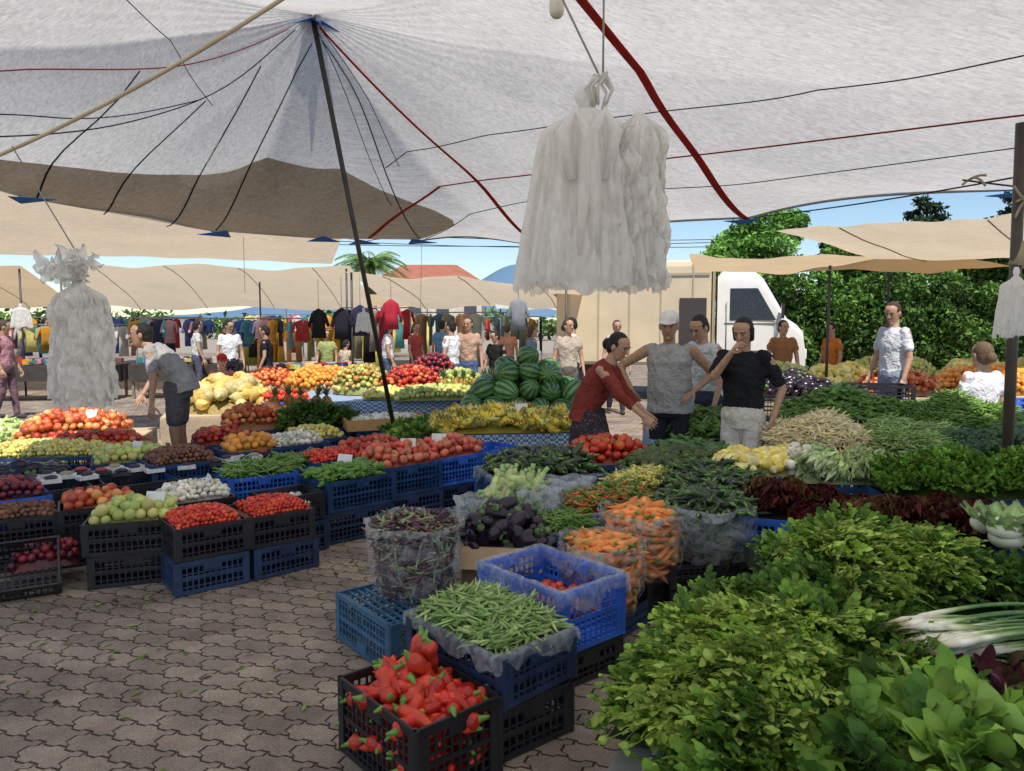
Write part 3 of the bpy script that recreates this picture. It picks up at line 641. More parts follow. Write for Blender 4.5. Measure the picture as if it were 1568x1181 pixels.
disp('pink_tomato_pile','pinktomato',-.98,6.42,.5,.56,.42,.10,(NAV,DBL),45);disp('pink_tomato_pile','pinktomato',-.60,6.85,.5,.56,.42,.10,(NAV,BLUE),45)
disp('apple_pile','nect',-1.3,6.98,.5,.5,.42,.08,(NAV,DBL),45);disp('lettuce_crate_fill','leaf',-.95,7.35,.52,.5,.42,.1,(NAV,DBL),45)
stack(-.25,7.15,.5,.55,.4,[NAV,BLUE,BLUE],45);stack(-.1,6.85,.3,.5,.4,[NAV],45)
table('fruit_table',-4.95,8.0,1.9,1.2,.45,14,M_bg,.3)
heap('peach_pile','peach',-4.55,7.85,.47,.95,.85,14,.24);heap('nectarine_pile','nect',-4.0,7.25,.47,.9,.4,14,.1);stack(-4.0,7.25,.46,.95,.45,[BLK,DBL],14,False)
heap('pale_gourd_pile','zuc',-5.45,7.75,.47,.9,.7,14,.15,dens=1.6)
heap('orange_pile','peach',-2.85,8.5,.50,.8,.6,18,.2);stack(-2.85,8.45,.5,.66,.5,[BLK,DBL],18,False)
heap('nectarine_pile','nect',-3.0,7.75,.46,.5,.45,30,.08);stack(-3.0,7.75,.46,.55,.5,[BLK,DBL],30,False)
table('melon_table',-3.7,10.1,1.7,1.1,.5,18,M_bg,.3);heap('yellow_melon_pile','melon',-3.75,10.05,.5,1.2,.9,18,.42,shape='c',dens=2.2)
disp('red_tomato_crate_fill','tomato',-3.0,10.0,.65,.6,.45,.08,(NAV,BLUE,BLUE),25,fine=False)
disp('herb_bunch_pile','leafd',-2.25,8.6,.5,.9,.6,.2,(BLK,DBL),30,fine=False,dens=1.5)
disp('potato_pile','yplum',-2.1,7.95,.48,.5,.4,.08,(BLK,DBL),38,sc=1.4)
g=Geo()
for s in(-1,1): g.add(box(.9,.01,.12,(0,s*.27,.06)),(.6,.33,.14),0,rotm(R(20))[0],(-1.45,8.55,.5));g.add(box(.01,.54,.12,(s*.45,0,.06)),(.6,.33,.14),0,rotm(R(20))[0],(-1.45,8.55,.5))
g.add(box(.9,.54,.01,(0,0,.0)),(.45,.3,.16),0,rotm(R(20))[0],(-1.45,8.55,.5));g.build('cardboard_tray',M_car,False)
heap('mushroom_pile','garlic',-1.42,8.55,.52,.8,.48,20,.06,sc=1.2);stack(-1.45,8.55,.49,.66,.44,[BLK,DBL],20,False)
disp('green_lettuce_crate_fill','leaf',-1.0,8.0,.52,.6,.45,.08,(NAV,BLUE),30,dens=1.3);
table('gingham_table',-.1,8.25,1.75,1.3,.55,8,M_ging,.28);heap('banana_pile','banana',-.08,7.95,.57,1.5,.75,8,.17,dens=2.2,tilt=.25)
table('melon_platform',.2,9.7,1.8,1.5,.5,0,M_ging,.3)
g=Geo()
for L,(nx,ny) in enumerate(((6,5),(5,4),(3,3),(1,1))):
    for i in range(nx):
        for j in range(ny):
            p=np.array([.2+(i-(nx-1)/2)*.27+rng.normal(0,.025),9.7+(j-(ny-1)/2)*.27+rng.normal(0,.02),.64+L*.20+rng.normal(0,.02)])
            g.add(T_water,P_wm[rng.integers(0,3)],0,rotm(rng.uniform(0,6.3),rng.normal(0,.5),rng.uniform(0,6))[0]*.14*rng.uniform(.88,1.08),p)
g.build('watermelon_pile',M_gloss)
table('fruit_table',-1.7,11.2,2.6,2.2,.62,10,M_ging,.25)
heap('green_apple_pile','greenapple',-1.0,10.3,.64,1.2,.5,10,.12);heap('lime_pile','lemon',-1.7,10.4,.64,.7,.45,10,.12)
heap('red_apple_pile','nect',-1.45,11.0,.64,.9,.7,10,.35,shape='c');heap('pear_pile','apple',-2.2,11.2,.64,.9,.8,10,.35,shape='c');heap('pomegranate_pile','plum',-1.2,11.5,.64,.8,.7,10,.5,sc=1.4,shape='c')
heap('kiwi_pile','greenapple',-.75,11.0,.64,.7,.7,10,.3,shape='c')
g=Geo()
for i in range(7): g.add(T_pine,(1,1,1),0,rotm(rng.uniform(0,6),rng.normal(0,.15))[0]*1.1,(-.95+.14*i+.02*rng.normal(),10.55+.05*(i%2),.80))
g.build('pineapple_row',M_matte);g=Geo()
for i in range(5): g.add(T_pine,(1,1,1),0,rotm(rng.uniform(0,6),rng.normal(0,.15))[0]*1.1,(-2.9+.16*i,9.2+.1*(i%2),.68))
g.build('pineapple_row',M_matte);stack(-2.6,9.25,.58,.8,.4,[BLK,DBL],20,False)
table('fruit_table',-3.0,12.3,2.6,1.4,.6,10,M_bg,.25);heap('orange_pile','orange',-3.0,12.1,.62,1.2,.9,10,.3,shape='c');heap('apricot_pile','peach',-3.9,12.3,.62,.9,.8,10,.25,shape='c')
for (nm,kd,x,y,la,lb,h) in(('orange_pile','orange',6.6,10.5,1.4,1.0,.3),('yellow_melon_pile','melon',8.3,11,1.6,1.0,.45),('lemon_pile','lemon',5.0,11.5,1.2,.9,.3),('quince_pile','greenapple',6.3,12.6,1.5,1,.35),('pumpkin_pile','melon',9.2,12.8,1.6,1,.4),
   ('apricot_pile','peach',5.2,10.2,1.1,.8,.25),('aubergine_pile','egg',3.6,10.0,1.0,.8,.25),('green_apple_pile','greenapple',3.9,11.3,1.2,.8,.3),('orange_pile','orange',7.8,9.6,1.2,.9,.25),('lemon_pile','lemon',7.9,12.8,1.2,.9,.35)):
    table('fruit_table',x,y,la+.2,lb+.2,.7,rng.uniform(-15,5),M_bg,.3);heap(nm,kd,x,y,.72,la,lb,0,h,shape='c',sc=1.3 if kd in('lemon','egg') else 1,dens=2)
stack(4.35,8.9,.95,.6,.42,[BLK,DBL,BLK,BLK],-10,False);stack(5.6,8.6,.8,.6,.42,[BLK,BLK,BLUE],-10,False);stack(3.2,8.8,.8,.6,.42,[DBL,BLUE,BLK],-10,False)
g=Geo()
for (x,y,z) in((-2.38,4.98,.52),(-.9,6.5,.64),(-.66,6.78,.64),(-1.5,8.4,.62),(-2.2,5.4,.55),(-3.3,6.6,.6),(.1,7.8,.8),(-1.35,6.05,.58),(-4.3,7.7,.75)):
    M=rotm(rng.normal(0,.3),0,1.2)[0];g.add(box(.13,.09,.003),(.85,.85,.82),0,M,(x,y,z));g.add(rod((x,y+.01,z-.1),(x,y+.005,z),.003),(.5,.4,.25))
g.build('price_cards',M_car,False)
g=Geo();lf=[t_leaf(.05,.03,.2,.3,5,3),t_leaf(.09,.02,.1,.2,5,3)]
for i in range(170):
    a=rng.uniform(0,1);b=rng.normal(0,.25);base=np.array([-2.9+2.9*a,4.35+(-1.2*a if rng.random()<.4 else 1.6*a)]);q=base+np.array([b*.7,b*.7])-np.array([.1,.25])
    g.add(lf[i%2],[(.10,.17,.03),(.2,.15,.06),(.25,.3,.1),(.05,.03,.02)][rng.integers(0,4)],0,rotm(rng.uniform(0,6.3),0,rng.normal(0,.2))[0]*rng.uniform(.35,.9),(q[0],q[1],.008))
g.build('leaf_litter',M_leaf)
# ================================================================== CANOPY
A=np.array((-1.77,7.0,4.4))
HEM=[(-3.96,6.2,2.7),(-3.2,8.3,2.65),(-2.18,8.9,2.65),(-1.77,9.2,2.65),(-1.07,9.1,2.65),(.28,9.2,2.6),(2.31,7.5,2.7),(3.9,5.9,2.7)]
B=HEM+[(5.8,3.4,2.8),(5.8,-2.2,3.0),(-5,-2.2,3.0),(-5.2,2.5,2.9),(-4.3,4.6,2.85)]
def zroof(x,y):
    dx,dy=x-A[0],y-A[1];n=len(B)
    for i in range(n):
        p,q=B[i],B[(i+1)%n];px,py=p[0]-A[0],p[1]-A[1];qx,qy=q[0]-A[0],q[1]-A[1];det=px*qy-py*qx
        a=(dx*qy-dy*qx)/det;b=(px*dy-py*dx)/det
        if a>=-1e-9 and b>=-1e-9:
            S=a+b
            if S<1e-9:return A[2]
            zb=(a*p[2]+b*q[2])/S
            return A[2]+(zb-A[2])*(1-(1-min(S,1))**1.8)
    return 3.
bd=[]
for i in range(len(B)):
    p=np.array(B[i]);q=np.array(B[(i+1)%len(B)]);m=max(4,int(np.linalg.norm(q-p)/.12))
    for j in range(m):
        f=j/m;r=p+(q-p)*f;sag=.035*math.sin(math.pi*f)*min(1.5,np.linalg.norm(q-p)) if i<8 else 0
        dd=r[:2]-A[:2];r[:2]-=dd/np.linalg.norm(dd)*sag*3.;r[2]+=sag*1.2;bd.append(r)
bd=np.array(bd+[bd[0]])
def fc(u,v):
    i=int(round(u*(len(bd)-1)));b=bd[i];v=.002+v*.998;x=A[0]+(b[0]-A[0])*v;y=A[1]+(b[1]-A[1])*v
    z=A[2]+(b[2]-A[2])*(1-(1-v)**1.8)+.03*(vn(x*1.6+20,y*1.6+20)-.5)+.004*math.sin(i*.9)*math.exp(-v*4)
    return (x,y,z)
canopy=empty('market_canopy')
g=Geo();g.add(grid(len(bd),48,fc));g.build('cloth',M_can,True,canopy)
def strip(pts,w,col,nm,dz=.03,mat=None,parent=None,geo=None):
    P=[];pts=np.array(pts,float)
    for i in range(len(pts)-1):
        m=max(2,int(np.linalg.norm(pts[i+1]-pts[i])/.12))
        for j in range(m): P.append(pts[i]+(pts[i+1]-pts[i])*j/m)
    P.append(pts[-1]);P=np.array(P)
    for _ in range(5):
        Q=P.copy();Q[1:-1]=(P[:-2]+P[2:]+2*P[1:-1])/4;P=Q
    P3=[(p[0],p[1],zroof(p[0],p[1])-dz) for p in P]
    g=geo or Geo();t=loft(P3,np.tile([w/2,.004],(len(P3),1)),6);g.add(t,col)
    if geo is None: g.build(nm,mat or M_cloth,True,parent or canopy)
RED=(.42,.03,.025);BK=(.02,.02,.025)
g=Geo()
strip([(-1.67,8.95),(-1.31,8.43),(-.86,8.17),(-.32,7.77),(.29,7.37),(1.48,6.35),(2.39,5.52),(3.16,4.82),(4.6,3.6)],.05,RED,'',geo=g)
strip([(-.3,3.8),(.51,5.04),(1.06,5.88),(1.52,6.33),(2.28,7.45)],.07,RED,'',geo=g)
strip([(-1.72,7.03),(-1.35,7.21),(-.32,7.77),(.28,8.9)],.05,RED,'',geo=g)
strip([(-3.9,4.5),(-3.31,5.07),(-2.98,5.55),(-2.61,6.08),(-2.28,6.46),(-1.94,6.81)],.026,RED,'',geo=g)
g.build('red_straps',M_cloth,True,canopy)
g=Geo()
for pts,w in (([(-1.29,7.91),(-.94,7.73),(-.30,7.23),(.26,6.76),(1.09,6.02),(1.87,5.38),(2.43,4.74),(2.74,4.2),(3.4,3.2)],.013),
  ([(-1.81,7.10),(-2.14,7.21),(-2.52,7.40),(-3.12,8.1)],.016),([(-2.17,6.77),(-2.44,6.86),(-2.79,6.96),(-3.45,7.7)],.016),([(-2.55,6.5),(-2.85,6.42),(-3.2,6.4),(-3.68,6.95)],.016),([(-2.78,5.85),(-3.1,5.85),(-3.42,5.75),(-3.85,6.25)],.016),
  ([(-3.95,4.9),(-3.55,5.4),(-3.13,5.9),(-2.53,6.5),(-2.27,6.7),(-2.1,6.74),(-1.9,6.88)],.05),([(-3.8,4.85),(-3.45,5.25),(-3.1,5.83),(-2.57,6.45)],.02),([(-2.55,5.15),(-2.58,5.9),(-2.53,6.6)],.006),
  ([(-1.72,7.1),(-1.46,7.3),(-1.26,8.1),(-1.07,8.9)],.014),([(-1.75,7.05),(-1.6,7.25),(-1.42,7.9),(-1.3,8.3)],.008),([(-1.7,7.05),(-1.4,7.3),(-1.15,7.9)],.007),
  ([(-1.0,8.9),(.1,7.9),(1.9,6.6),(2.75,5.75),(4.1,4.4)],.009)): strip(pts,w,BK,'',geo=g)
t=loft([(p[0],p[1],p[2]-.004) for p in bd[:int(len(bd)*.62)]],np.tile([.012,.012],(int(len(bd)*.62),1)),5);g.add(t,(.3,.28,.26))
g.build('seams_and_ropes',M_cloth,True,canopy)
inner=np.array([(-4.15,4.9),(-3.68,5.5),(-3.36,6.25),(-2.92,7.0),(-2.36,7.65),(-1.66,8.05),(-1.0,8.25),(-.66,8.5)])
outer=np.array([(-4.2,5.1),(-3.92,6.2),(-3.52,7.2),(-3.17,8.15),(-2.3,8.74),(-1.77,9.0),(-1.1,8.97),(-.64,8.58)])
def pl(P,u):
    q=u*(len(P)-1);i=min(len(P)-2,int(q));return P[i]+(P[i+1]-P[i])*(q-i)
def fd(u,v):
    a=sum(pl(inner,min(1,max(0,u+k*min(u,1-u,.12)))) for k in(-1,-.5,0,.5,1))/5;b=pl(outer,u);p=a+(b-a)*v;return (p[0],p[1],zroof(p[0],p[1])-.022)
g=Geo();g.add(grid(60,14,fd));g.build('overlap_shade_sheet',M_can_shade,True,canopy)  # added sheet below the canopy, overlap shade put into its brown colour
g=Geo();BP=(.04,.19,.62)
for h in HEM[:8]:
    h=np.array(h);d=A[:2]-h[:2];d/=np.linalg.norm(d);s=np.array([-d[1],d[0]])
    pts=[h[:2]+s*.19-d*.03,h[:2]-s*.19-d*.03,h[:2]+d*.26];
    V=[(pts[0][0],pts[0][1],h[2]-.035),(pts[1][0],pts[1][1],h[2]-.035),(pts[2][0],pts[2][1],zroof(pts[2][0],pts[2][1])-.05)]
    g.add(T(V+[(v[0],v[1],v[2]-.006) for v in V],[0,1,2,5,4,3,0,3,4,1,1,4,5,2,2,5,3,0],[3,3,4,4,4]),BP)
for i in range(6):
    a=i*math.pi/3;c,s=math.cos(a),math.sin(a)
    V=[(A[0]+c*.25,A[1]+s*.25,A[2]-.15),(A[0]+math.cos(a+.5)*.1,A[1]+math.sin(a+.5)*.1,A[2]-.06),(A[0]+math.cos(a-.5)*.1,A[1]+math.sin(a-.5)*.1,A[2]-.06),(A[0],A[1],A[2]-.04)]
    g.add(T(V,[0,1,3,0,3,2],[3,3]),BP)
g.build('corner_patches',M_cloth,False,canopy)
g=Geo();g.add(rod((-1.77,7.0,4.38),(-1.18,8.15,.004),.024,12),(.035,.033,.03));g.add(rod((-1.2,8.1,.0),(-1.2,8.1,.03),.09,12),(.05,.05,.05));g.build('canopy_pole',M_metal)
g=Geo();g.add(rod((3.28,4.95,0.004),(3.24,4.95,2.95),.034,12),(.06,.045,.035));g.add(rod((3.26,4.95,2.05),(3.3,4.95,2.2),.05,8),(.35,.3,.2));g.build('canopy_pole',M_metal)
def rope(name,ptl,r,col,sag=0,mat=None):
    g=Geo()
    for p,q,s in ptl:
        p=np.array(p,float);q=np.array(q,float);k=14;u=np.linspace(0,1,k)[:,None];P=p+(q-p)*u;P[:,2]-=s*4*(u*(1-u))[:,0];g.add(loft(P,np.full(k,r),6),col)
    return g.build(name,mat or M_cloth)
rope('guy_rope',[((3.26,4.95,2.62),(2.35,7.3,2.68),.02),((3.26,4.95,2.55),(2.9,4.98,2.60),.0),((3.26,4.95,2.4),(3.7,5.5,2.72),.02),((3.26,4.95,2.45),(3.9,5.9,2.7),.0)],.006,(.05,.045,.04))
rope('knotted_rope',[((2.94,4.98,2.60),(3.0,4.9,2.55),-.03),((2.9,4.98,2.57),(3.05,4.98,2.63),-.02),((3.2,4.9,2.45),(3.34,4.9,2.62),.03),((3.18,4.9,2.55),(3.32,4.88,2.4),.02),((3.2,4.9,2.35),(3.3,4.9,2.5),-.03)],.008,(.35,.3,.24))
rope('thick_rope',[((-2.25,3.1,2.28),(-.50,2.4,2.80),.05)],.007,(.6,.52,.38))
rope('hanging_cord',[((-1.9,2.95,2.36),(-1.70,2.98,1.98),0),((.2,1.72,2.24),(.2,1.72,2.9),0),((.2,1.72,2.22),(-.02,1.9,2.75),0),((-2.9,8.3,2.6),(-2.9,8.3,2.0),0),((-1.07,9.1,2.6),(-1.1,9.1,1.5),0)],.0025,(.3,.28,.25))
g=Geo();g.add(capsule((.125,2.2,2.56),(.125,2.2,2.60),.021),(.6,.58,.5));g.add(rod((.125,2.2,2.61),(.125,2.2,2.66),.017),(.12,.1,.07));g.add(rod((.125,2.2,2.66),(.14,2.2,3.1),.003),(.1,.1,.1));g.build('light_bulb',M_gloss)
# ------------------------------------------------------------------ hanging carrier bags
def bundle(x,y,zt,zb,w,d,layers=4,seed=0,rot=0,neck=.14,top=.55,lobes=8,geo=None,crump=.5,power=.8):
    rr=np.random.default_rng(seed);g=geo or Geo();H=zt-zb;ca,sa=math.cos(R(rot)),math.sin(R(rot))
    for l in range(layers):
        ph=rr.uniform(0,6.28,5);hz=rr.uniform(-.02,.02);sc=1-.16*l
        def f(u,v):
            u1=u%1.;a=2*math.pi*u1;um=min(u1,1-u1)
            W0=w/2;s=max(0,(v-neck)/(1-neck));sh=min(1,s*7);sh=sh*sh*(3-2*sh)
            prof=.16*(1-sh)+sh*(top+(1-top)*s**power)
            if v<neck: prof=.10+.07*math.sin(v/neck*math.pi)*1.1
            fl=1+sh*(.14*math.sin(lobes*a+ph[0]+.3*s)+.12*math.sin((lobes*2+1)*a+ph[1]-.5*s)+.07*math.sin(29*a+ph[2]+.6*s)+.05*math.sin(47*a+ph[4]+1.5*s))
            X=math.copysign(abs(math.cos(a))**.75,math.cos(a))*W0*prof*(1+.3*(fl-1))*sc;Y=math.sin(a)*d/2*(.35+.65*prof if sh>0 else prof*1.2)*fl*sc
            z=zt-H*v+hz*v+(.010*math.sin(5*a+ph[3])+.005*math.sin(13*a)+.004*math.sin(37*a))*s*s
            X+=crump*.008*(vn(um*40+l*9,v*10)-.5)*sh;Y+=crump*(.02*(vn(um*36+l*7+3,v*9)-.5)+.010*(vn(um*90+l*5,v*30)-.5))*sh
            return (x+X*ca-Y*sa,y+X*sa+Y*ca,z)
        g.add(grid(300,56,f))
    return g
g=bundle(.165,1.72,2.215,1.775,.315,.15,2,1,-5,lobes=7,neck=.11,top=.52,crump=.8)
bundle(.275,1.69,2.155,1.785,.135,.06,1,5,8,neck=.01,top=.8,lobes=4,geo=g,crump=2.2)
for k in range(9):
    aa=rng.uniform(0,6.28);r=.016;g.add(loft([(.19+r*math.cos(aa),1.72+r*math.sin(aa),2.17),(.19+2.*r*math.cos(aa),1.72+2.*r*math.sin(aa),2.205),(.195+r*math.cos(aa+1),1.72+r*math.sin(aa+1),2.235)],[[.012,.003]]*3,6))
for s in(-1,1):
    P=[(.165+s*.035,1.655,2.0),(.165+s*.058,1.65,2.10),(.165+s*.032,1.645,2.14),(.165+s*.008,1.65,2.10),(.165+s*.012,1.65,1.97),(.165+s*.02,1.65,1.84)];g.add(loft(P,[[.010,.012],[.013,.01],[.012,.01],[.012,.01],[.014,.012],[.004,.006]],10,ref=(0,1,0)))
g.build('carrier_bag_bundle',M_bag)
g=bundle(-1.69,2.98,1.90,1.38,.25,.11,2,9,0,neck=.10,top=.72,lobes=6,crump=2.4)
for k in range(34):
    p=np.array((-1.70,2.98,1.89))+rng.normal(0,.032,3)*[1.2,1,1];g.add(t_leaf(.07,.06,.3,.5,6,5,1.,k),(1,1,1),0,rotm(rng.uniform(0,6),rng.uniform(-1,1),rng.uniform(0,6))[0],p)
g.build('carrier_bag_bundle',M_bag)
for (x,y,zt,zb,w,s) in((3.03,4.6,2.02,1.62,.22,20),(-5.8,9,1.9,1.6,.25,21),(-1.75,9.0,1.85,1.55,.2,22)):
    bundle(x,y,zt,zb,w,.12,1,s,0,top=.6,lobes=5).build('carrier_bag_bundle',M_bag)
# ================================================================== BACKGROUND CANOPIES
def sheet(name,cs,mat,sag=.15,edge=.12,pole=None,n=26,seams=0):
    c=[np.array(q,float) for q in cs];e=empty(name);g=Geo()
    def f(u,v):
        p=c[0]*(1-u)*(1-v)+c[1]*u*(1-v)+c[2]*u*v+c[3]*(1-u)*v
        p=p.copy();p[2]-=sag*16*u*(1-u)*v*(1-v)*1.0;p[2]-=edge*math.sin(math.pi*u*2)**2*(abs(2*v-1)**4)-.008*math.sin(u*40)*abs(2*v-1)**6
        p[2]+=.05*(vn(u*7,v*5)-.5)
        return p
    g.add(grid(n*2,n,f));g.build('cloth',mat,True,e)
    g=Geo()
    for q in(pole or []): g.add(rod((q[0],q[1],0),(q[0],q[1],q[2]),.022,8),(.05,.05,.05))
    for i in range(seams):
        u=(i+.5)/seams;g.add(loft([tuple(np.array(f(u,v))-np.array([0,0,.02])) for v in np.linspace(0,1,12)],np.full(12,.009),5),(.22,.17,.12))
    if pole or seams: g.build('poles_and_seams',M_metal,True,e)
    return e
sheet('beige_canopy',[(-8.4,8.2,3.35),(-2.5,11.6,3.1),(-3.15,13.4,2.69),(-8.8,11.0,2.69)],M_bg,.05,.0)
sheet('beige_canopy',[(-10.3,17.2,3.02),(-3.6,17.0,2.9),(-4.4,24.5,2.1),(-13,24.5,2.15)],M_bg,-.12,.1,[(-10.2,17.3,2.95),(-3.7,17.1,2.85),(-6.6,20,2.7),(-4.5,24.3,2.05),(-12.8,24.3,2.05)],seams=4)
sheet('tan_canopy',[(-19,16.5,2.95),(-10.9,17.0,2.9),(-13.4,23.5,2.15),(-22,23.5,2.2)],M_bg2,-.1,.1,[(-11,17.1,2.85),(-13.2,23.3,2.05)],seams=3)
sheet('beige_canopy',[(-3.1,14.2,2.62),(1.1,14.0,2.42),(1.9,18.5,2.06),(-3.0,19.5,2.1)],M_bg,-.06,.1,[(-3.0,14.3,2.6),(1.0,14.1,2.4),(1.8,18.3,2.0)],seams=3)
sheet('white_canopy',[(-.4,19.8,2.02),(2.2,19.8,2.0),(2.0,22.5,2.5),(-.6,23,2.45)],M_bgw,.03,.05,[(-.3,19.9,2.),(2.1,19.9,2.)])
sheet('tan_canopy',[(2.7,11.2,2.42),(7.2,11.0,2.46),(7.6,13,2.78),(3.0,13,2.80)],M_bg2,.05,.05,[(4.65,11.2,2.5),(7.2,11.0,2.46)])
sheet('beige_canopy',[(3.5,10.2,2.90),(6.0,8.2,2.86),(9.4,12,2.70),(6.5,13.2,2.70)],M_bg,.12,.0,[(6.5,13.2,2.7),(9.4,12,2.7)],seams=2)
sheet('tan_canopy',[(-16,27,2.3),(2,27,2.2),(2,31,2.7),(-16,31,2.8)],M_bg2,.1,.03,[(-8,27,2.3),(-3,27,2.3),(2,27,2.2)])
# ================================================================== PEOPLE
def unit(v): v=np.asarray(v,float);return v/(np.linalg.norm(v)+1e-9)
def ik(s,w,l1,l2,pole):
    s=np.asarray(s,float);w=np.asarray(w,float);d=w-s;L=min(np.linalg.norm(d),(l1+l2)*.995);u=unit(d);w=s+u*L
    a=(l1*l1-l2*l2+L*L)/(2*L);h=math.sqrt(max(0,l1*l1-a*a));p=np.asarray(pole,float);p=unit(p-u*np.dot(p,u));return s+u*a+p*h,w
def hand(wr,d,nrm,side,curl=.5,sc=1.):
    d=unit(d);nrm=unit(np.asarray(nrm)-d*np.dot(nrm,d));s=unit(np.cross(nrm,d))*side;ts=[];wr=np.asarray(wr,float)
    ts.append(loft([wr-d*.01,wr+d*.03*sc,wr+d*.07*sc,wr+d*.092*sc],np.array([[.024,.018],[.034,.016],[.041,.014],[.038,.011]])*sc,10,ref=nrm))
    for i,(o,l) in enumerate(zip((-1.5,-.5,.5,1.5),(.062,.075,.08,.07))):
        p=wr+d*(.085-abs(o)*.004)*sc+s*o*.0215*sc;dd=unit(d+s*o*.07)
        for j,f in enumerate((.45,.32,.23)):
            a=curl*(.5+.5*j);dd=unit(dd*math.cos(a)-nrm*math.sin(a));q=p+dd*l*f*sc;ts.append(capsule(p,q,(.0085-.0008*j)*sc,(.0078-.0008*j)*sc,8));p=q
    p=wr+d*.025*sc+s*.026*sc;dd=unit(d*.7+s*.75-nrm*.3)
    for j,l in enumerate((.04,.032,.025)): q=p+dd*l*sc;ts.append(capsule(p,q,(.012-.0015*j)*sc,(.0105-.0015*j)*sc,8));p=q;dd=unit(dd+d*.35-nrm*.15)
    return ts
_pm={}
def pm(c,kind,pat=None):
    key=(tuple(c),kind,pat)
    if key in _pm:return _pm[key]
    m,nt,out=newmat(kind+'_tone');ln=nt.links.new;geo=N(nt,'ShaderNodeNewGeometry')
    nz=N(nt,'ShaderNodeTexNoise',i_Scale=(9. if kind=='cloth' else 30.),i_Detail=3.);ln(geo.outputs['Position'],nz.inputs[0])
    cr=N(nt,'ShaderNodeValToRGB');e=cr.color_ramp.elements;c=np.array(c);v=.82 if kind=='cloth' else .85
    e[0].color=(*(c*v),1);e[1].color=(*(np.clip(c*1.15,0,1)),1);e[0].position=.3;e[1].position=.7
    ln(nz.outputs['Fac'],cr.inputs[0]);src=cr.outputs[0]
    if pat:
        vo=N(nt,'ShaderNodeTexVoronoi',i_Scale=34.);ln(geo.outputs['Position'],vo.inputs[0]);lt=N(nt,'ShaderNodeMath',operation='LESS_THAN');lt.inputs[1].default_value=.28;ln(vo.outputs['Distance'],lt.inputs[0])
        mx=N(nt,'ShaderNodeMix',data_type='RGBA');ln(lt.outputs[0],mx.inputs[0]);ln(src,mx.inputs[6]);mx.inputs[7].default_value=(*pat,1);src=mx.outputs[2]
    b=N(nt,'ShaderNodeBsdfPrincipled');b.inputs['Roughness'].default_value=.9 if kind=='cloth' else .5;b.inputs['Specular IOR Level'].default_value=.15 if kind=='cloth' else .4
    if kind=='cloth':
        n2=N(nt,'ShaderNodeTexNoise',i_Scale=16.,i_Detail=2.,i_Distortion=1.5);ln(geo.outputs['Position'],n2.inputs[0]);bp=N(nt,'ShaderNodeBump');bp.inputs['Strength'].default_value=.7;bp.inputs['Distance'].default_value=.035;ln(n2.outputs['Fac'],bp.inputs['Height']);ln(bp.outputs[0],b.inputs['Normal'])
    ln(src,b.inputs['Base Color']);ln(b.outputs[0],out.inputs[0]);_pm[key]=m;return m
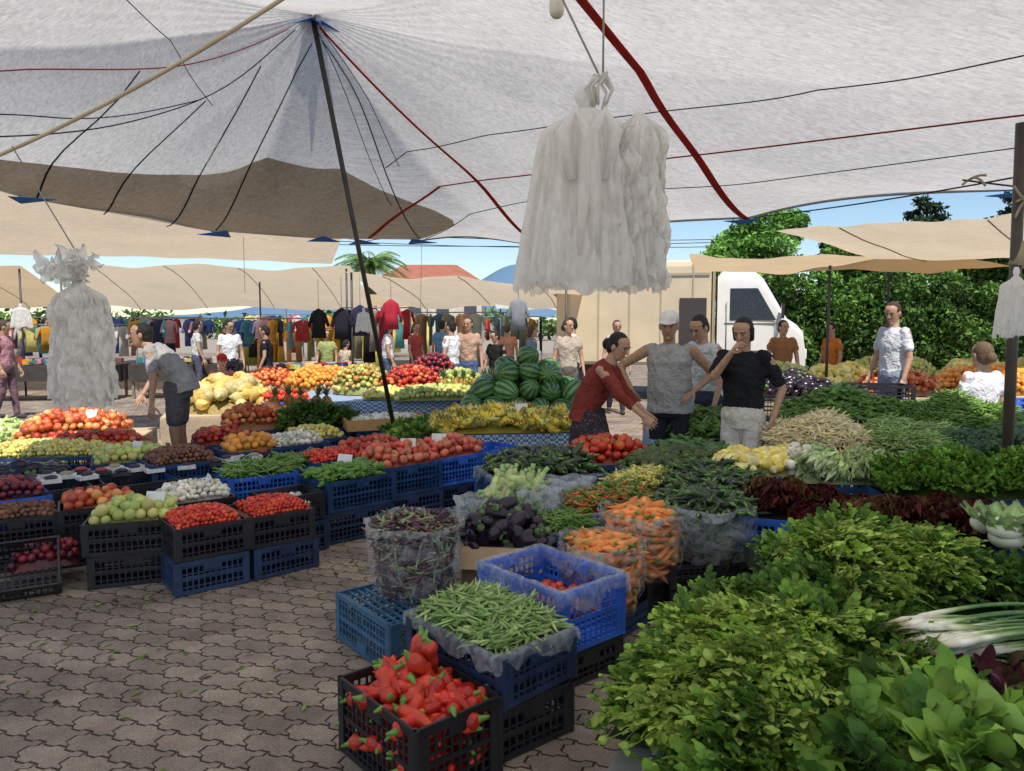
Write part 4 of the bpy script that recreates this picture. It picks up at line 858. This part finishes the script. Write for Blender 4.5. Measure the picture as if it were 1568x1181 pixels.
def person(name,x,y,yaw,h=1.72,bend=0,skin=(.50,.29,.19),shirt=(.5,.5,.5),pants=(.05,.05,.08),hair=(.015,.01,.008),sleeve=.5,lower='pants',head=(0,0),wR=None,wL=None,pR=None,pL=None,hairstyle='short',cap=False,near=False,apron=False,seat=False,build=1.,pat=None,cR=.4,cL=.4,step=.0,side=0):
    S=h/1.75;yw=R(yaw);f=np.array([math.cos(yw),math.sin(yw),0]);r=np.array([math.sin(yw),-math.cos(yw),0]);up=np.array([0,0,1.]);o=np.array([x,y,0.])
    pz=.95 if not seat else .48
    def W(p): return o+(r*p[0]+f*p[1]+up*p[2])*S
    b=R(bend);sd=R(side)
    def U(p):
        q=np.array([p[0],p[1],p[2]-.95]);q=np.array([q[0]*math.cos(sd)+q[2]*math.sin(sd),q[1],q[2]*math.cos(sd)-q[0]*math.sin(sd)])
        t=b*min(1,max(0,.4+q[2]*2));return W((q[0],q[1]*math.cos(t)+q[2]*math.sin(t)-.12*math.sin(b),pz+q[2]*math.cos(t)-q[1]*math.sin(t)))
    e=empty(name)
    sh=[U((s*.175*build,0,1.41)) for s in(-1,1)];neck=U((0,0,1.47));hc=U((0,.03,1.63))
    hy,hp=R(head[0]),R(head[1]);hf0=f*math.cos(hy)+np.cross(up,f)*math.sin(hy);hf=unit(hf0*math.cos(hp)-up*math.sin(hp));hr=unit(np.cross(hf,up));hu=np.cross(hr,hf)
    def H(p): return hc+(hr*p[0]+hf*p[1]+hu*p[2])*S
    el=[None,None];wr=[None,None]
    for i,(s,tgt,pole) in enumerate(((1,wR,pR),(-1,wL,pL))):
        s0=sh[1] if s==1 else sh[0]
        if tgt is None: tgt=s0+ (up*-.52+f*.10+r*s*.07)*S
        pole=pole if pole is not None else (-f*1+r*s*.3)
        el[i],wr[i]=ik(s0,tgt,.285*S,.26*S,pole)
    hips=[W((s*.09,0,pz-.03)) for s in(-1,1)]
    if seat: kn=[W((s*.12,.42,.5)) for s in(-1,1)];an=[W((s*.12,.40,.08)) for s in(-1,1)]
    else: kn=[W((-.1,.02+step*.4,.5)),W((.1,.02-step*.2,.5))];an=[W((-.11,-.02+step,.08)),W((.11,-.02-step,.09+step*.2))]
    g=Geo()
    def add(t,c=skin): g.add(t,c)
    hd=[(-.115,.024,.03,.046),(-.10,.042,.05,.036),(-.07,.056,.074,.016),(-.03,.066,.088,.004),(.02,.073,.094,0),(.06,.074,.093,-.005),(.09,.06,.075,-.01),(.112,.028,.034,-.012)]
    rings=np.array([H((0,q[3],q[0])) for q in hd]);
    add(loft(rings,np.array([[q[1]*1.0,q[2]] for q in hd])*S,18,ref=hf))
    add(capsule(H((0,.088,.015)),H((0,.106,-.02)),.009*S,.0135*S));add(capsule(H((-.03,.078,.034)),H((.03,.078,.034)),.013*S,.013*S));add(capsule(H((0,.085,-.095)),H((0,.08,-.09)),.014*S))
    for s in(-1,1): add(sphere(.012,.022,.032,10,7).tr(np.stack([hr,hf,hu],1)*S,H((s*.077,-.005,-.005))))
    add(capsule(neck-up*.04*S,H((0,-.02,-.07)),.056*S,.052*S))
    for i,s in enumerate((1,-1)):
        s0=sh[1] if s==1 else sh[0];add(capsule(s0,el[i],.046*S*build,.036*S));add(capsule(el[i],wr[i],.037*S,.024*S));
    for i in(0,1): add(capsule(hips[i],kn[i],.075*S,.052*S));add(capsule(kn[i],an[i],.05*S,.032*S))
    hg=Geo() if not near else g
    for i,s in enumerate((1,-1)):
        d=unit(wr[i]-el[i]);nrm=unit(f*.3+r*s) if abs(d[2])>.6 else up
        for t in hand(wr[i],d,nrm,-s,(cR,cL)[i],S*1.0): hg.add(t,skin)
    def fin(g,nm,mat,vox,disp=0,it=3):
        ob=g.build(nm,mat,True,e)
        m=ob.modifiers.new('r','REMESH');m.mode='VOXEL';m.voxel_size=vox;m.use_smooth_shade=True
        m=ob.modifiers.new('s','SMOOTH');m.factor=.5;m.iterations=it
        if disp:
            tx=bpy.data.textures.new('folds','CLOUDS');tx.noise_scale=.09;m=ob.modifiers.new('d','DISPLACE');m.texture=tx;m.strength=disp;m.mid_level=.5;m.texture_coords='LOCAL'
        return ob
    fin(g,'body',pm(skin,'skin'),.0052 if near else .012,0,2)
    if not near: hg.build('hands',M_skin,True,e)
    g=Geo()
    for s in(-1,1):
        g.add(sphere(1,1,1,8,6).tr(np.eye(3)*.0115*S,H((s*.031,.076,.010))),(.6,.56,.52));g.add(sphere(1,1,1,8,6).tr(np.eye(3)*.0065*S,H((s*.031,.0845,.010))),(.02,.012,.01))
        g.add(capsule(H((s*.016,.093,.032)),H((s*.048,.085,.033)),.0045*S),hair)
        g.add(capsule(H((s*.018,.0865,.020)),H((s*.044,.081,.018)),.0045*S),np.array(skin)*.7)
    g.add(capsule(H((-.02,.088,-.056)),H((0,.094,-.055)),.0058*S,.0075*S),np.array(skin)*[.9,.5,.5]);g.add(capsule(H((0,.094,-.055)),H((.02,.088,-.056)),.0075*S,.0058*S),np.array(skin)*[.9,.5,.5])
    g.build('face',M_skin,True,e)
    g=Geo();HM=np.stack([hr,hf,hu],1)*S
    g.add(sphere(.081,.101,.098,20,12).tr(HM,H((0,-.02,.033))),hair);g.add(sphere(.072,.07,.09,16,9).tr(HM,H((0,-.05,-.01))),hair)
    if hairstyle=='bun': g.add(sphere(.05,.05,.055,12,8).tr(HM,H((0,-.12,-.02))),hair);g.add(sphere(.08,.08,.08,12,8).tr(HM,H((0,-.03,.0))),hair)
    if hairstyle=='long':
        for s in(-1,0,1): g.add(capsule(H((s*.05,-.04,.02)),H((s*.06,-.06,-.13)),.045*S,.03*S),hair)
    if hairstyle=='bob':
        for s in(-1,1): g.add(capsule(H((s*.06,-.01,.03)),H((s*.065,-.0,-.05)),.035*S,.025*S),hair)
    g.build('hair',M_hair,True,e)
    if cap:
        g=Geo();cc=(.8,.78,.74) if cap is True else cap
        g.add(sphere(.088,.108,.075,20,10).tr(HM,H((0,-.014,.065))),cc);g.add(loft([H((0,.06,.068)),H((0,.13,.058)),H((0,.165,.05))],np.array([[.075,.006],[.07,.005],[.03,.004]])*S,14,ref=hu),cc)
        g.build('cap',M_cloth,True,e)
    g=Geo();q=[(.90,.165,.125),(1.0,.155,.12),(1.1,.15,.118),(1.22,.165,.122),(1.33,.178,.118),(1.41,.155,.09),(1.455,.085,.07),(1.475,.06,.058)]
    if apron: q[0]=(.86,.185,.145);q[1]=(.98,.178,.15);q[2]=(1.1,.17,.15)
    latv=unit(sh[1]-sh[0]);P=np.array([U((0,0,a[0])) for a in q])
    g.add(loft(P,np.array([[a[1]*build,a[2]*build] for a in q])*S,26,ref=unit(np.cross(latv,unit(P[-1]-P[0])))),shirt)
    if sleeve>0:
        for i,s in enumerate((1,-1)):
            s0=sh[1] if s==1 else sh[0]
            if sleeve<=1: g.add(capsule(s0+(neck-s0)*.15,s0+(el[i]-s0)*sleeve*.85,.062*S*build,.058*S),shirt)
            else: g.add(capsule(s0+(neck-s0)*.15,el[i],.062*S*build,.05*S),shirt);g.add(capsule(el[i],el[i]+(wr[i]-el[i])*(sleeve-1)*.85,.05*S,.04*S),shirt)
    else:
        for s0 in sh: g.add(capsule(s0+(neck-s0)*.25,s0+(neck-s0)*.05,.05*S),shirt)
    fin(g,'shirt',pm(shirt,'cloth'),.008 if near else .014,.035)
    g=Geo()
    P=[W((0,-.0,pz+.06)),W((0,-.0,pz-.02)),W((0,-.01,pz-.12))]
    g.add(loft(P,np.array([[.152,.118],[.17,.13],[.15,.12]])*S*build,20,ref=f),pants)
    if lower=='skirt':
        P=[W((0,0,a)) for a in(.98,.85,.6,.3,.12)];g.add(loft(P,np.array([[.15,.12],[.19,.15],[.22,.18],[.24,.2],[.25,.21]])*S*build,24,ref=f),pants)
    else:
        for i in(0,1):
            g.add(capsule(hips[i]-up*.0,hips[i]+(kn[i]-hips[i])*(.72 if lower=='shorts' else 1),.088*S*build,(.085 if lower=='shorts' else .065)*S),pants)
            if lower=='pants': g.add(capsule(kn[i],kn[i]+(an[i]-kn[i])*.95,.065*S,.052*S),pants)
    fin(g,'lower_garment',pm(pants,'cloth',pat),.009 if near else .014,.02)
    g=Geo()
    for i in(0,1): g.add(capsule(an[i]-up*.035*S-f*.03,an[i]-up*.04*S+f*.13*S,.042*S,.036*S),(.08,.07,.07))
    g.build('shoes',M_cloth,True,e)
    return e
person('woman_in_maroon_shirt',.66,6.4,-18,1.66,24,shirt=(.24,.045,.035),pants=(.055,.045,.055),pat=(.18,.14,.15),lower='skirt',sleeve=1.5,head=(-25,22),wR=(1.10,5.98,.88),wL=(1.14,6.3,.9),hairstyle='bun',near=True,build=1.12,cR=.7)
person('vendor_in_grey_vest',1.43,6.85,-112,1.78,7,shirt=(.42,.42,.41),pants=(.03,.03,.04),sleeve=0,head=(5,12),wR=(1.06,6.74,1.10),wL=(1.60,6.66,1.08),pL=(1,.3,-.2),pR=(-1,.2,-.5),cap=True,near=True,apron=True,build=1.15,hair=(.12,.11,.1),skin=(.45,.26,.165))
person('man_in_white_tshirt',1.94,7.5,-150,1.76,10,shirt=(.68,.70,.72),pants=(.05,.06,.1),head=(10,30),near=True,sleeve=.65,hair=(.03,.02,.015),build=1.05)
person('woman_in_black_shirt',1.93,6.3,-122,1.72,3,shirt=(.02,.021,.025),pants=(.7,.66,.58),lower='shorts',sleeve=.85,head=(-5,20),wR=(1.74,6.03,1.44),pR=(-.6,-.1,-1),wL=(2.13,6.15,.90),pL=(1,.2,0),hairstyle='bob',near=True,cR=.9,build=1.1)
person('man_leaning_over_stall',-3.60,8.15,186,1.82,36,shirt=(.38,.37,.36),pants=(.11,.11,.12),lower='shorts',sleeve=.75,head=(15,0),wR=(-3.95,7.85,.70),wL=(-3.70,7.75,.64),near=True,skin=(.42,.25,.155),build=1.1)
FAR=[(-5.5,14.8,-60,(.8,.8,.8),(.03,.03,.04),1.7,0),(-2.45,15,10,(.8,.8,.8),(.1,.12,.2),1.7,0),(-1.05,13.2,150,(.8,.8,.8),(.12,.2,.3),1.7,0),(-.78,13.6,-90,(.5,.32,.22),(.1,.15,.3),1.75,0),(-.3,14,-120,(.02,.02,.02),(.05,.05,.05),1.5,0),
(.9,12.2,-80,(.5,.42,.33),(.15,.13,.12),1.72,0),(1.05,13.2,180,(.7,.67,.6),(.05,.05,.06),1.74,0),(.4,15.5,20,(.2,.25,.35),(.05,.05,.06),1.6,0),(4.35,12.2,-100,(.35,.16,.07),(.1,.05,.05),1.7,0),(-8.7,13,0,(.5,.25,.28),(.2,.12,.14),1.7,0),(-4.6,14.2,190,(.02,.02,.03),(.03,.03,.04),1.6,0),
(-3.9,16,-90,(.35,.4,.15),(.1,.1,.2),1.5,0),(-3.4,15.5,60,(.6,.5,.35),(.5,.4,.3),1.3,0),(-2.1,16.5,-30,(.45,.08,.07),(.1,.1,.15),1.65,0),(5.6,13.3,200,(.6,.2,.04),(.06,.06,.08),1.65,0),(-.1,17,90,(.6,.3,.2),(.1,.1,.1),1.6,0),(-1.6,17.5,90,(.15,.3,.5),(.1,.1,.1),1.7,0),(1.9,13.8,-90,(.5,.5,.5),(.05,.05,.08),1.7,0),(-6.8,16.4,30,(.6,.6,.55),(.1,.1,.15),1.7,0)]
for i,(x,y,yw,sc,pc,h,b) in enumerate(FAR):
    person('shopper',x,y,yw,h,b,shirt=sc,pants=pc,head=(rng.uniform(-30,30),rng.uniform(0,20)),step=.12*(i%2),hair=[(.015,.01,.01),(.08,.05,.03)][i%2],hairstyle=['short','long','bun'][i%3] if i%2 else 'short')
person('man_in_white_tshirt',4.72,9.4,200,1.92,0,shirt=(.68,.68,.68),pants=(.25,.3,.38),sleeve=.7,head=(20,20),hair=(.05,.025,.015))
person('seated_woman',5.1,8.2,100,2.0,0,shirt=(.75,.75,.77),pants=(.3,.35,.4),seat=True,hair=(.16,.1,.05),hairstyle='bun',sleeve=.5)
person('seated_vendor_in_red',-4.6,12.0,-60,1.6,5,shirt=(.5,.18,.17),pants=(.5,.1,.1),head=(0,10),cap=(.5,.04,.04),seat=True)
# ================================================================== BACKGROUND OBJECTS
def rack(x,y,L,rot,zt,n,pl,hh=.7):
    e=empty('clothes_rack');M=rotm(R(rot))[0];g=Geo()
    g.add(join([rod((-L/2,0,zt),(L/2,0,zt),.015),rod((-L/2,0,0),(-L/2,0,zt),.018),rod((L/2,0,0),(L/2,0,zt),.018)]),(.3,.3,.3),0,M,(x,y,0));g.build('rail',M_metal,True,e)
    g=Geo()
    for i in range(n):
        if rng.random()<.15: continue
        u=-L/2+L*(i+.5)/n+rng.normal(0,.03);w=rng.uniform(.15,.24);h=hh*rng.uniform(.6,1.25);c=np.array(pl[rng.integers(0,len(pl))])*rng.uniform(.7,1.4)
        P=[(0,0,zt-.03),(0,0,zt-.09),(0,0,zt-.2),(0,0,zt-.5*h),(0,0,zt-h)];t=loft(P,[[.02,.01],[w,.02],[w*.8,.03],[w*.75,.03],[w*.9,.035]],12,ref=(0,1,0))
        t.V[:,1]+=.01*np.sin(t.V[:,0]*60)
        sl=[capsule((s*w*.9,0,zt-.11),(s*w*1.25,0,zt-.32),.03,.035) for s in(-1,1)]
        g.add(join([t]+sl),c,0,M@rotm(rng.normal(R(60),.5))[0],tuple(M@np.array([u,0,0])+np.array([x,y,0])))
    g.build('garments',M_cloth,True,e)
PC=[(.5,.05,.05),(.6,.55,.5),(.05,.05,.08),(.6,.3,.05),(.1,.15,.4),(.7,.6,.2),(.2,.1,.08),(.55,.3,.3),(.03,.03,.03),(.1,.3,.3),(.5,.45,.38),(.3,.25,.2)]
rack(-7.0,18.2,4.0,0,1.75,26,PC,.6);rack(-5.5,20,4,0,1.5,24,[(.65,.4,.05),(.45,.06,.05),(.03,.03,.03),(.6,.3,.1),(.5,.5,.1)],1.1);rack(-3.2,18,1.6,0,2.0,7,[(.4,.03,.05),(.35,.3,.25),(.02,.02,.02)],1.2)
rack(-1.0,19,2.8,0,1.9,12,[(.1,.2,.3),(.3,.35,.3),(.5,.3,.2),(.15,.25,.2)],1.1);rack(-.2,20.5,2.0,0,1.8,9,PC,1.0);rack(-10.5,18,3.0,10,1.6,18,PC,.7);rack(-5.7,25,6,0,1.9,30,PC,1.2);rack(-13,24.5,6,0,1.8,26,PC,1.2)
for (x,y,la) in((-10.0,16.3,3.0),(-7.2,16.9,2.2),(-13.5,16.3,2.6),(-3.8,14.6,2.0)):
    table('display_table',x,y,la,1.0,.75,5,M_cloth,.35,(.07,.06,.055))
    g=Geo()
    for i in range(50): g.add(box(rng.uniform(.08,.2),rng.uniform(.08,.2),rng.uniform(.04,.14),(0,0,.05)),np.array(PC[rng.integers(0,10)]),0,rotm(rng.uniform(0,3))[0],(x+rng.uniform(-la/2,la/2)*.9,y+rng.uniform(-.4,.4),.78))
    g.build('goods_on_display',M_cloth,False)
g=Geo()
for i,(px,py,pz,c) in enumerate(((.1,12.0,2.05,(.25,.26,.28)),(-2.75,12.3,1.9,(.02,.02,.03)),(-2.45,12.3,1.95,(.03,.03,.06)),(-2.0,12.6,2.05,(.4,.03,.05)),(-3.3,13,1.9,(.02,.02,.02)))):
    g.add(loft([(px,py,pz),(px,py,pz-.08),(px,py,pz-.3),(px,py,pz-.5)],[[.02,.02],[.13,.04],[.11,.05],[.13,.06]],12,ref=(0,1,0)),c)
    for s in(-1,1): g.add(capsule((px+s*.10,py,pz-.1),(px+s*.16,py,pz-.28),.03),c)
    g.add(rod((px,py,pz),(px,py,pz+.5),.004),(.2,.2,.2))
g.build('hanging_garments',M_cloth)
e=empty('box_truck');g=Geo();CR=(.68,.56,.38)
def rbox(sx,sy,sz,c,r=.12):
    V=[];n=6;zs=[(-.5,1-r*.6),(-.5+.02,1),(.5-.06,1),(.5-.02,1-r*.35),(.5,1-r)]
    for z,s in zs:
        for q in range(4):
            for k in range(n):
                a=math.pi/2*(q+k/(n-1));cx=(1,-1,-1,1)[q]*(.5*sx-r);cy=(1,1,-1,-1)[q]*(.5*sy-r)
                V.append(((cx+r*math.cos(a))*s+c[0],(cy+r*math.sin(a))*s+c[1],z*sz+c[2]))
    m=4*n;L=[];S=[]
    for i in range(len(zs)-1):
        for j in range(m): L+=[i*m+j,i*m+(j+1)%m,(i+1)*m+(j+1)%m,(i+1)*m+j];S.append(4)
    L+=list(range(m))[::-1]+list(range((len(zs)-1)*m,len(zs)*m));S+=[m,m];return T(V,L,S)
MT=rotm(R(-14))[0]*1.08;TP=(4.0,16.8,0)
def tb(t,c): g.add(t,c,0,MT,TP)
tb(rbox(3.0,2.1,2.0,(-1.15,0,1.72),.06),CR);tb(box(3.04,2.14,.06,(-1.15,0,.74)),(.2,.17,.12));tb(box(.05,2.16,2.0,(.38,0,1.72)),(.4,.33,.22))
for i in range(5): tb(box(.03,.02,1.9,(-2.4+i*.6,-1.06,1.72)),(.5,.42,.28))
tb(box(2.9,.02,.05,(-1.15,-1.065,2.45)),(.45,.37,.25));tb(box(.5,.02,1.0,(.0,-1.068,1.5)),(.06,.05,.05))
g.build('cargo_body',M_paint,False,e);g=Geo()
XT=[.45,.55,1.15,1.30,1.72,1.90,2.02,2.06];ZT=[2.42,2.55,2.50,2.36,1.62,1.50,1.35,1.0]
def ctop(x): return float(np.interp(x,XT,ZT))
def cabf(u,v):
    x=.45+1.61*v;tp=ctop(x);zc=(tp+.5)/2;hz=(tp-.5)/2;a=u*2*math.pi;hy=.96-.04*max(0,v-.6)/.4
    c,s=math.cos(a),math.sin(a);z=zc+hz*math.copysign(abs(s)**.2,s);y=hy*math.copysign(abs(c)**.16,c)
    if z>1.55: y*=1-.07*(z-1.55)
    return (x,y,z)
tb(grid(97,30,cabf),(.80,.78,.73));tb(box(.04,1.7,.9,(2.0,0,.95)),(.25,.25,.25))
for (sx,sz,cx,cz) in((.9,.03,1.0,1.0),(.02,1.05,.62,1.4),(.02,.8,1.5,1.15),(.95,.02,1.06,1.52)): tb(box(sx,.012,sz,(cx,-.967,cz)),(.25,.24,.22))
g.build('cab',M_paint,True,e)
g=Geo();DG=(.02,.03,.04)
tb(T([(1.31,-.82,2.37),(1.31,.82,2.37),(1.73,.88,1.65),(1.73,-.88,1.65)],[0,1,2,3],[4]),DG)
tb(T([(.68,-.925,2.18),(1.18,-.925,2.18),(1.52,-.972,1.58),(.68,-.972,1.58)],[0,1,2,3],[4]),DG)
tb(box(.05,.12,.28,(1.62,-1.08,1.75)),(.02,.02,.02));tb(box(.02,1.1,.2,(2.07,0,1.0)),(.03,.03,.03));g.build('windows',M_gloss,False,e)
g=Geo()
for wx in(-1.9,1.35):
    for s in(-1,1): g.add(loft([(wx,s*1.0,.38),(wx,s*.8,.38)],[.38,.38],20),(.02,.02,.02),0,MT,TP);g.add(loft([(wx,s*1.01,.38),(wx,s*1.0,.38)],[.2,.2],14),(.4,.4,.4),0,MT,TP)
tb(box(.1,1.9,.25,(2.06,0,.6)),(.1,.1,.1));tb(box(.06,.25,.18,(2.06,-.7,.95)),(.8,.8,.75));tb(box(.06,.25,.18,(2.06,.7,.95)),(.8,.8,.75))
g.build('wheels_and_bumper',M_metal,False,e)
def foliage(g,c,rad,n,ls,P,shell=.55):
    d=rng.normal(0,1,(n,3));d/=np.linalg.norm(d,axis=1)[:,None];r=rng.uniform(shell,1,n)**.7
    Ps=np.array(c)+d*r[:,None]*np.array(rad);t=t_leaf(1,.6,.2,.3,3,3)
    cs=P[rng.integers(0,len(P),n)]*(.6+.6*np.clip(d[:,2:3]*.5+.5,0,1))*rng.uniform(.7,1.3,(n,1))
    g.inst(t,rotm(rng.uniform(0,6.28,n),rng.normal(0,.7,n),rng.normal(0,.8,n))*(ls*rng.uniform(.6,1.3,n))[:,None,None],Ps,cs)
P_tree=pal((.07,.15,.025),(.10,.2,.03),(.045,.10,.02),(.14,.25,.045))
g=Geo()
for i in range(34):
    x=6.9+i*.36;y=19.6+rng.normal(0,.3)-.02*i
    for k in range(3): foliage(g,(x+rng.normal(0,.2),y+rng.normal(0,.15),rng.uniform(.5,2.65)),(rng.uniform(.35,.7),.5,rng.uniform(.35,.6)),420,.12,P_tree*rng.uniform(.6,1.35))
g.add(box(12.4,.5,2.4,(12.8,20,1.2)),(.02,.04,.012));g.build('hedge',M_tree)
def tree(name,x,y,H,cr,n=10,ls=.25,P=P_tree,tr=.18,lv=500):
    e=empty(name);g=Geo();g.add(loft([(x,y,0),(x+.1,y,H*.35),(x-.05,y,H*.75)],[tr,tr*.75,tr*.35],10),(.12,.09,.06))
    cl=[]
    for i in range(n):
        a=rng.uniform(0,6.28);rr=cr*rng.uniform(.15,.75);z=H*.78+rng.uniform(-.5,.55)*cr;p=(x+rr*math.cos(a),y+rr*math.sin(a),z);cl.append(p)
        g.add(loft([(x,y,H*.45+rng.uniform(0,.2)*H),((x+p[0])/2,(y+p[1])/2,(H*.5+z)/2+.2),p],[tr*.35,tr*.2,.02],6),(.11,.085,.06))
    g.build('trunk_and_limbs',M_bark,True,e);g=Geo()
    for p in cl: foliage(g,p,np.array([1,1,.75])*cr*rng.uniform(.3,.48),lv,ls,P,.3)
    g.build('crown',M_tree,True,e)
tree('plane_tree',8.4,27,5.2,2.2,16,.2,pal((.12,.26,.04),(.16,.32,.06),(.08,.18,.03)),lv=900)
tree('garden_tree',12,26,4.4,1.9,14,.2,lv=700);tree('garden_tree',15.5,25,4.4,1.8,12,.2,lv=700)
def pine(x,y,H,w):
    e=empty('pine_tree');g=Geo();g.add(loft([(x,y,0),(x,y,H)],[.2,.04],8),(.1,.07,.05));g.build('trunk',M_bark,True,e);g=Geo()
    for i in range(26):
        z=H*(.35+.62*i/26);a=i*2.4;L=w*(1.05-z/H)*1.4+.2;p=(x+L*.6*math.cos(a),y+L*.6*math.sin(a),z)
        foliage(g,p,(L*.55,L*.55,.16),220,.2,pal((.03,.06,.03),(.045,.085,.04),(.02,.045,.02)),.1)
    g.build('crown',M_tree,True,e)
pine(18.3,34,7.3,2.6);pine(22,33,8.0,2.6);pine(15.2,36,6.0,2)
e=empty('palm_tree');g=Geo();g.add(loft([(-6.3,34,0),(-6.25,34,2.4),(-6.3,34,4.2)],[.3,.24,.22],10),(.14,.1,.06));g.build('trunk',M_bark,True,e);g=Geo()
for i in range(34):
    a=i*2.4;el=.9-1.3*(i/34);L=1.9;k=10;u=np.linspace(0,1,k);rr=L*u*math.cos(el);zz=L*u*math.sin(el)-1.1*u*u
    P=np.stack([-6.3+rr*math.cos(a),34+rr*math.sin(a),4.25+zz],1);g.add(loft(P,np.linspace(.02,.005,k),4),(.15,.2,.06))
    for j in range(1,k):
        for q in range(3):
            pp=P[j]*(1-q/3)+P[j-1]*q/3
            for s in(-1,1): g.add(t_leaf(.5*(1.1-u[j]*.5),.05,.35,.1,3,3),np.array((.14,.24,.06))*rng.uniform(.7,1.3),0,rotm(a+s*1.0,-.1,0)[0],pp)
g.build('fronds',M_tree,True,e)
e=empty('tiled_roof_house');g=Geo();g.add(box(8,6,4.3,(-6.2,58,2.15)),(.6,.55,.45));g.build('walls',M_wall,False,e)
g=Geo();g.add(T([(-10.6,54.6,4.3),(-1.8,54.6,4.3),(-1.8,61.4,4.3),(-10.6,61.4,4.3),(-8.2,58,5.9),(-4.2,58,5.9)],[0,1,5,4,1,2,5,2,3,4,5,3,0,4],[4,3,4,3]),(.36,.13,.08));g.build('roof',M_wall,False,e)
g=Geo()
for i in range(4): g.add(box(.9,.05,1.2,(-9+i*2,54.97,2.2)),(.05,.06,.08))
g.add(box(1,.06,2.1,(-3.,54.96,1.06)),(.15,.08,.05));g.build('windows_and_door',M_gloss,False,e)
g=Geo()
def hf_(u,v):
    x=-500+1000*u;y=800+300*v;return (x,y,(75*math.exp(-((x-10)/85)**2)+38*math.exp(-((x+230)/120)**2)+45*math.exp(-((x-260)/110)**2)+10*vn(u*30,v*4))*math.sin(math.pi*min(1,v*.5+.02)))
g.add(grid(120,12,hf_),(.12,.21,.32));g.build('distant_hill',M_wall)  # blue distance haze is put into the hill's colour
g=Geo()
for i in range(60): 
    x=-60+i*2.6+rng.normal(0,.6);foliage(g,(x,72+rng.normal(0,3),rng.uniform(.8,2.)),(2.4,2,rng.uniform(1.,1.9)),160,.6,P_tree,.2)
g.build('distant_tree_belt',M_tree)
rope('overhead_cables',[((-14,40,6.6),(14,42,6.2),.4),((-14,40,6.1),(14,42,5.8),.35),((-14,38,5.6),(14,40,5.9),.3)],.02,(.03,.03,.03))
# ================================================================== LIGHT, SKY, CAMERA
w=bpy.data.worlds.new('World');scene.world=w;w.use_nodes=True;nt=w.node_tree;nt.nodes.clear()
o=nt.nodes.new('ShaderNodeOutputWorld');b=nt.nodes.new('ShaderNodeBackground');s=nt.nodes.new('ShaderNodeTexSky');s.sky_type='NISHITA';s.sun_disc=False
EL,AZ=60,168
s.sun_elevation=R(EL);s.sun_rotation=R(AZ);s.air_density=1.0;s.dust_density=.1;s.ozone_density=3.5;s.altitude=10;b.inputs[1].default_value=.14
nt.links.new(s.outputs[0],b.inputs[0]);nt.links.new(b.outputs[0],o.inputs[0])
sl=bpy.data.lights.new('sun','SUN');sl.energy=5.;sl.angle=R(.5);sl.color=(1,.94,.85);so=bpy.data.objects.new('sun',sl);COL.objects.link(so)
d=Vector((math.sin(R(AZ))*math.cos(R(EL)),math.cos(R(AZ))*math.cos(R(EL)),math.sin(R(EL))));so.rotation_euler=d.to_track_quat('Z','Y').to_euler();so.location=d*30
cam=bpy.data.cameras.new('camera');cam.sensor_width=36;cam.lens=26.68;cam.clip_end=3000;cam.clip_start=.05
co=bpy.data.objects.new('camera',cam);COL.objects.link(co);co.location=(0,0,1.7);co.rotation_euler=(R(90-4.9),0,0);scene.camera=co
scene.view_settings.view_transform='Standard';scene.view_settings.look='None';scene.view_settings.exposure=0
